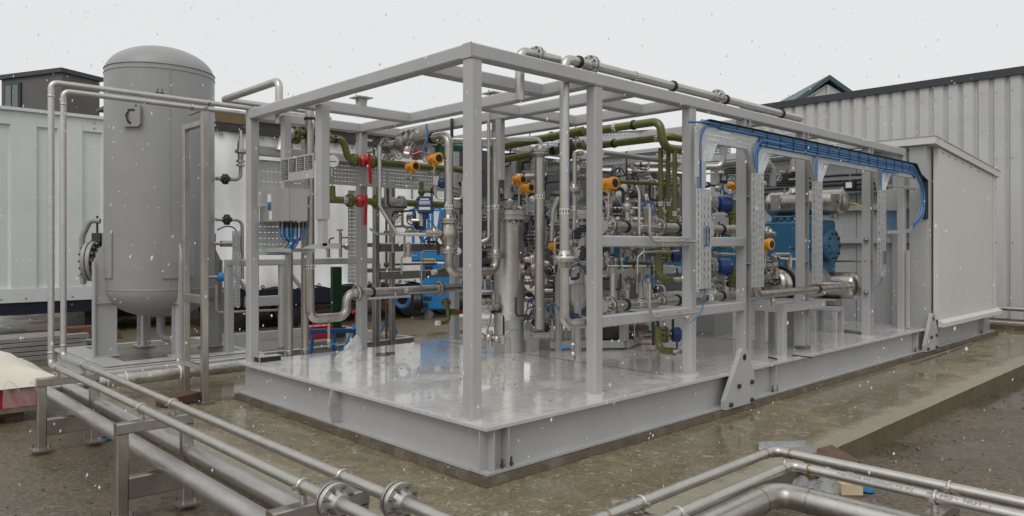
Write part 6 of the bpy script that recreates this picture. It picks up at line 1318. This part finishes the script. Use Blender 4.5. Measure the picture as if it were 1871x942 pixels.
MB().tube([V((T(1262, 222).x, yT + .02, T(1262, 222).z)), V((xa + .10, yT - .02, zt1 - .02)), V((xa + .5, yT - .02, zt1 - .03))], .012, .2, 8).build('cable', CABLE, fc_)
for c_i in range(2):
    MB().tube([V((xa + .35, yT - .02, zt1 - .05)), V((drops[0][0] + .06 + .02 * c_i, yT - .02, zt1 - .06)), V((drops[0][0] - .05 + .02 * c_i, yT - .02, zb1 + .05)), V((drops[0][0] - .05 + .02 * c_i, yT - .02, zb1 - .55))], .006, .16, 8).build('cable', CABLE, fc_)
q = V((drops[0][0] + .02, yT - .03, T(1281, 527).z)); MB().tube([q + Z * .02, q - Z * .02, q + V((.02, .04, -.25)), q + V((-.12, .10, -.36))], .006, .12, 8).build('cable', CABLE, fc_)
q = V((drops[3][0] + .03, yT - .03, T(1607, 505).z)); MB().tube([q + Z * .02, q, q + V((.02, .04, -.12)), q + V((-.10, .10, -.20))], .006, .10, 8).build('cable', CABLE, fc_)
x = xa + .25; i = 0
while x < xz - .2:
    [MB().obox((x + .02 * (j_ % 2), yT - .034, zt1 - .028 - j_ * (hT * .66 / nB)), X * .005, Y * .003, Z * .016).build('cable_tie', BLACK, fc_, False) for j_ in range(nB if x > drops[1][0] + .1 else 1)]; x += .34; i += 1
for i, (px, ya, yb_) in enumerate(((1277, 419, 443), (1605, 462, 478))):
    q = V((drops[0 if i == 0 else 3][0], yT - .05, T(px, (ya + yb_) / 2).z)); MB().tube([q + V((-.03, -.03, -.10)), q + V((-.03, -.03, .10)), q + V((.03, -.03, .10)), q + V((.03, -.03, -.10)), q + V((-.028, -.025, -.10))], .006, .03, 8).build('cable_coil', CABLE3, fc_)
# instruments on end wall
ex = thing('wall_junction_box', 'stainless junction box on the end wall behind the curved tray', 'junction box', V((10.0, .7, 2.3)))
q0, q1 = ax(1612, 385, 9.95), ax(1640, 345, 9.95); MB().bar((10.06, q0.y, (q0.z + q1.z) / 2), (10.06, q1.y, (q0.z + q1.z) / 2), abs(q1.z - q0.z), .22, Z, .01).build('case', SSBOX, ex)
wc = thing('wall_cable_bundle', 'short blue cables hanging below the end wall junction box', 'cable bundle', V((10.0, .7, 1.9)))
for i in range(5):
    yy = q0.y + (q1.y - q0.y) * (.15 + .17 * i); MB().tube([(9.99, yy, q0.z), (9.99, yy, q0.z - .16), (9.92, yy - .16, q0.z - .34)], .012, .12, 8).build('cable', CABLE, wc)
fl_l = thing('floodlight', 'small black floodlight with white lens on the end wall', 'floodlight', ax(1553, 338, 9.9))
c = ax(1553, 338, 9.9); MB().bar(c - Y * .10, c + Y * .10, .16, .10, Z, .012).build('case', BLACK, fl_l); MB().obox(c - X * .053, X * .002, Y * .055, Z * .05).build('lens', WHITE, fl_l, False); MB().cyl(c + Z * .08, c + Z * .2, .012, n=8).build('bracket', SS, fl_l)
wtr = tray_run('wide slotted cable tray with black cables across the end wall', V((10.15, ax(1620, 330, 10.1).y, ax(1560, 352, 10.1).z)), Y, Z, 2.6, .34, (.04, .09, .14, .19, .24, .29))
for i in range(4):
    c = V((10.08, .7, ax(1560, 352, 10.1).z + .06 + i * .085)); 
    MB().tube([c, c + Y * .9 + Z * .02 * (i % 2), c + Y * 2.4], .022, .3, 8).build('black_cable', BLACK, wtr)
tag(MB().tube([ay(1546, 371, .75) + Y * .5, ay(1562, 371, .6), ay(1578, 380, .45), ay(1580, 410, .42), ay(1580, 438, .42)], .012, .18, 8).build('earth_cable', YEL), 'yellow earth cable curving from the drum to the sixth front post', 'cable')
tag(MB().cyl(ay(1520, 477, 1.0), V((PX[5], FY0 + .06, ay(1575, 477, .33).z)), .016, n=8).build('tie_rod', SSP), 'thin steel tie rod reaching the sixth front post at waist height', 'rod')
tag(MB().cyl(V((PX[5] + .1, yT + .03, T(1600, 334).z)), V((T(1675, 328).x, yT + .03, T(1600, 334).z)), .014, n=8).build('conduit', SSP), 'thin conduit from the sixth front post to the curved tray', 'conduit')
for (px, py) in ((1578, 438), (1582, 535)):
    tag(MB().ball(V((PX[5] - .03, FY0 + .05, ay(px, py, FY0).z)), .035).cyl(V((PX[5] - .10, FY0 + .05, ay(px, py, FY0).z)), V((PX[5], FY0 + .05, ay(px, py, FY0).z)), .014, n=8).build('earth_stud', BOLT), 'dark earth stud on the sixth front post, ' + ('upper' if py < 500 else 'lower') + ' one', 'stud', 'earth studs')
gi = thing('deck_gutter', 'slotted floor gutter on the deck before the end wall', 'gutter', az(1550, 606, ZD)); a_, c_ = az(1528, 603, ZD), az(1578, 609, ZD)
MB().bar(a_ + Z * .012, c_ + Z * .012, .02, .12, Z, .002).build('channel', DARK, gi); MB().bar(a_ + Z * .025 - X * .08, c_ + Z * .025 - X * .08, .03, .02, Z, .002).build('edge', SSP, gi)
for i, (a_, c_) in enumerate((((1404, 652), (1420, 656)), ((1447, 648), (1484, 653)))): tag(MB().bar(az(*a_, ZD + .008), az(*c_, ZD + .008), .014, .012, Z).build('loose_rod', DARK), 'dark loose rod on the deck edge, ' + ('left' if i == 0 else 'right') + ' of the fifth post', 'rod', 'loose rods on the deck edge')
# cabinet and upper pipes behind front tray
t = pipe('bent stainless pipe hanging under the roof behind the tray', [ad(1280, 305, 10.6), ad(1320, 304, 10.6), ad(1322, 275, 10.6), ad(1322, 262, 10.6)], .045, SSP, .09)
t = pipe('grey stub pipe with black flange left of the drum nozzle', [ad(1395, 302, 11.4), ad(1412, 304, 11.4), ad(1412, 340, 11.4)], .05, GREYV, .09, fl=[(ad(1402, 303, 11.4), RV)])
cbb = thing('black_cable_loom', 'sagging black cable loom behind the drum nozzle', 'cable loom', ad(1420, 325, 12.0))
for i in range(6): MB().tube([ad(1392, 318 + i * 4, 12.2), ad(1420, 322 + i * 3.2, 12.1), ad(1462, 312 + i * 5, 12.2)], .022, .5, 8).build('cable', BLACK, cbb)
for i in range(3): MB().tube([ad(1318, 312 + i * 4, 12.4), ad(1332, 306 + i * 4, 12.4), ad(1370, 308 + i * 4, 12.4)], .025, .3, 8).build('cable', BLACK, cbb)
cab = thing('control_cabinet', 'grey control cabinet at the back behind the blue actuators', 'cabinet', ad(1312, 440, 13.0)); MB().obox(ad(1313, 405, 13.2), RV * .28, FV * .15, Z * .16).build('case', GREY, cab, False); MB().obox(ad(1313, 405, 13.04), RV * .24, FV * .006, Z * .12).build('door', GREYV, cab, False)
bw = thing('pale_cabinet', 'pale cream floor cabinet behind the third front post', 'cabinet', az(1250, 618, ZD)); q = az(1262, 612, ZD); MB().bar((q.x, q.y + .2, ZD), (q.x, q.y + .2, 1.1), .5, .4, X, .02).build('case', CREAM, bw); MB().bar((q.x - .255, q.y + .2, ZD + .05), (q.x - .255, q.y + .2, 1.05), .012, .34, X, .004).build('door', CREAM, bw)
gcab = thing('grey_plinth_cabinet', 'low grey cabinet on the deck between third and fourth front posts', 'cabinet', az(1315, 610, ZD)); q = az(1312, 612, ZD); MB().bar((q.x + .1, q.y + .15, ZD), (q.x + .1, q.y + .15, 1.02), .55, .4, X, .02).build('case', GREYV, gcab); MB().bar((q.x - .18, q.y + .15, ZD + .05), (q.x - .18, q.y + .15, .98), .012, .34, X, .004).build('door', GREYV, gcab)
PANEL_SHADE = mat('shade_toned_panel', (0.11, 0.11, 0.115), 0.5, var=0.15)
# back-of-skid wall sheet between far back posts, toned dark for interior shade; nearest added as backing
for i, (x0_, x1_) in enumerate(((3.33, 4.88), (5.03, 6.48), (6.63, 8.08), (8.23, 9.7))): tag(MB().box(x0_, x1_, 4.40, 4.43, ZD + (.9 if i == 0 else .05), 3.3).build('back_panel', PANEL_SHADE, None, False), 'back panel of the skid toned dark for interior shade, ' + ('nearest', 'second', 'third', 'farthest')[i] + ' of four', 'panel', 'grey back panels')
# ================================================================== falling snow
random.seed(5); sn = MB()
for i in range(1500):
    d = 2.4 + 9.0 * random.random() ** .75; p_ = ad(random.uniform(-60, 1930), random.uniform(-40, 900), d)
    if p_.z < .05: continue
    r_ = .0029 * random.uniform(.5, 1.5) * (1 + .07 * d); a_ = V((random.uniform(-.35, .1), random.uniform(-.2, .2), -1)).normalized(); u_, v_ = perp(a_); Ln = random.uniform(1.2, 2.6)
    sn.add([p_ + a_ * r_ * Ln, p_ + u_ * r_, p_ + v_ * r_, p_ - u_ * r_, p_ - v_ * r_, p_ - a_ * r_ * Ln], [(0, 1, 2), (0, 2, 3), (0, 3, 4), (0, 4, 1), (5, 2, 1), (5, 3, 2), (5, 4, 3), (5, 1, 4)])
o = kind(sn.build('falling_snow', SNOW, None), 'stuff'); tag(o, 'light wet snowflakes falling over the whole yard', 'snow')
# ================================================================== small-bore tubing and valve clusters deeper in the skid
def tubing_cluster(label, px, py, d, w_, h_, n, seed):
    rnd = random.Random(seed); t = thing('tubing_cluster', label, 'tubing', ad(px, py + h_ / 2, d), 'small bore tubing clusters inside the skid')
    for i in range(n):
        x = px + rnd.uniform(-.5, .5) * w_; y = py + rnd.uniform(-.5, .5) * h_; dd = d + rnd.uniform(-.5, .5); q = ad(x, y, dd); k = rnd.random()
        m_ = rnd.choice((SS, SS, SSP, SSD, DARK, DARK)); r_ = rnd.uniform(.010, .022)  # extra dark pieces stand in for the shaded gaps inside the skid
        if k < .38:
            a = rnd.choice((X, Y)) * rnd.choice((-1, 1)); L1, L2 = rnd.uniform(.1, .45), rnd.uniform(.1, .4) * rnd.choice((-1, 1))
            MB().tube([q, q + a * L1, q + a * L1 + Z * L2], r_, .05, 8).build('tube', m_, t)
        elif k < .62:
            a = rnd.choice((X, Y, Z)); r2 = rnd.uniform(.03, .055)
            MB().lathe(q - a * .09, a, [(0, r2 * .5), (.03, r2 * .5), (.032, r2), (.06, r2), (.062, r2 * .7), (.12, r2 * .7), (.122, r2), (.15, r2), (.152, r2 * .5), (.18, r2 * .5)], 12).build('valve_body', m_, t)
        elif k < .74:
            wheel(t, q, -FV + RV * rnd.uniform(-.6, .6), rnd.uniform(.04, .06), rnd.choice((BLACK, DARK, SS)))
        elif k < .86:
            MB().bar(q, q + Z * rnd.uniform(.06, .14), rnd.uniform(.05, .09), rnd.uniform(.04, .07), X, .008).build('block', rnd.choice((SS, SSP, GREY, DARK)), t)
        elif k < .93:
            MB().tube([q, q + Z * .1, q + RV * .12 + Z * .16, q + RV * .2 + Z * .02], .009, .08, 8).build('hose', rnd.choice((CABLE, BLACK, NAVY)), t)
        else:
            MB().lathe(q, -FV, [(0, .045), (.025, .047), (.03, .04), (.0305, 0)], 16).build('gauge', rnd.choice((WHITE, SS)), t)
    return t
for i, a in enumerate((
    ('small fittings over the large stainless ball valve', 775, 275, 9.6, 70, 30, 12),
    ('instrument tubing between the corner post and large downpipe', 838, 400, 9.8, 24, 150, 18),
    ('small valves hung under the lower green header', 742, 395, 9.7, 50, 40, 12),
    ('small tubing over the green header beside the second back post', 705, 285, 10.2, 50, 40, 12),
    ('instrument tubing in front of the second filter column', 1054, 470, 9.3, 26, 130, 18),
    ('tubing at the foot of the standpipe', 975, 575, 9.8, 50, 40, 14),
    ('tubing high between riser and second front post', 1050, 260, 10.4, 40, 50, 12),
    ('dense tubing right of the filter column, waist height', 965, 470, 10.1, 40, 70, 20),
    ('fine tubing along the top front rail back row', 1190, 440, 10.0, 100, 30, 22),
    ('fine tubing along the bottom front rail back row', 1180, 570, 10.2, 110, 30, 20),
    ('jumble of tubing at shoulder height left of the riser', 1000, 440, 10.2, 40, 60, 16),
    ('jumble of tubing low between standpipe and second column', 1010, 560, 10.2, 50, 60, 16),
    ('tubing between corner post and filter column at waist height', 900, 545, 10.0, 26, 60, 12),
    ('manifold tubing behind the three green drop pipes', 1222, 420, 10.4, 44, 110, 22),
    ('manifold tubing high left in the bay of the front rails', 1125, 355, 10.3, 40, 80, 20),
    ('fine tubing at the back centre of the front rail bay', 1180, 425, 11.4, 130, 60, 30),
    ('fine tubing far back above the second blue compressor', 1165, 355, 12.0, 140, 60, 30),
    ('fine tubing at the back behind standpipe top', 960, 300, 11.4, 120, 50, 24),
    ('tangle of small tubing just right of the corner post, chest height', 898, 430, 10.6, 30, 90, 16),
    ('small valves and tubing above the filter column head', 940, 368, 10.6, 70, 40, 18),
    ('small valves right of the filter column at its upper nozzle', 965, 410, 10.8, 40, 60, 16),
    ('small tubing between standpipe and riser at eye height', 1006, 400, 10.8, 36, 100, 18),
    ('small tubing beside the second filter column', 1048, 330, 10.8, 40, 70, 14),
    ('low tangle of valves and tubing right of the filter column', 985, 520, 10.4, 70, 60, 20),
    ('tubing and valves over the upper product line', 1160, 385, 9.8, 110, 50, 26),
    ('dense tubing high at the back of the middle bay', 1165, 325, 11.2, 130, 40, 24),
    ('tubing and small valves just below the top front rail', 1150, 468, 9.9, 110, 30, 24),
    ('tubing and valves just above the lower product line', 1150, 525, 9.6, 100, 40, 20),
    ('small pump fittings on deck behind the bottom front rail', 1150, 612, 10.6, 100, 24, 18),
    ('tubing behind the upper blue actuator', 1312, 340, 11.4, 56, 50, 16),
    ('tubing between the two blue actuators', 1312, 445, 11.2, 56, 50, 14),
    ('tubing below the lower blue actuator', 1312, 515, 11.0, 56, 30, 12),
    ('small fittings between the cooler head and front tray drop', 1402, 485, 9.8, 36, 60, 14),
    ('small fittings high behind the drum nozzle', 1430, 322, 12.0, 80, 30, 12),
    ('small tubing left of the large downpipe under the ball valve', 770, 440, 9.3, 50, 60, 10),
    ('small fittings behind the corner post near the loop pipe', 893, 500, 10.2, 20, 60, 10))):
    tubing_cluster(*a, 100 + i)
for i, a in enumerate(((),)): pass
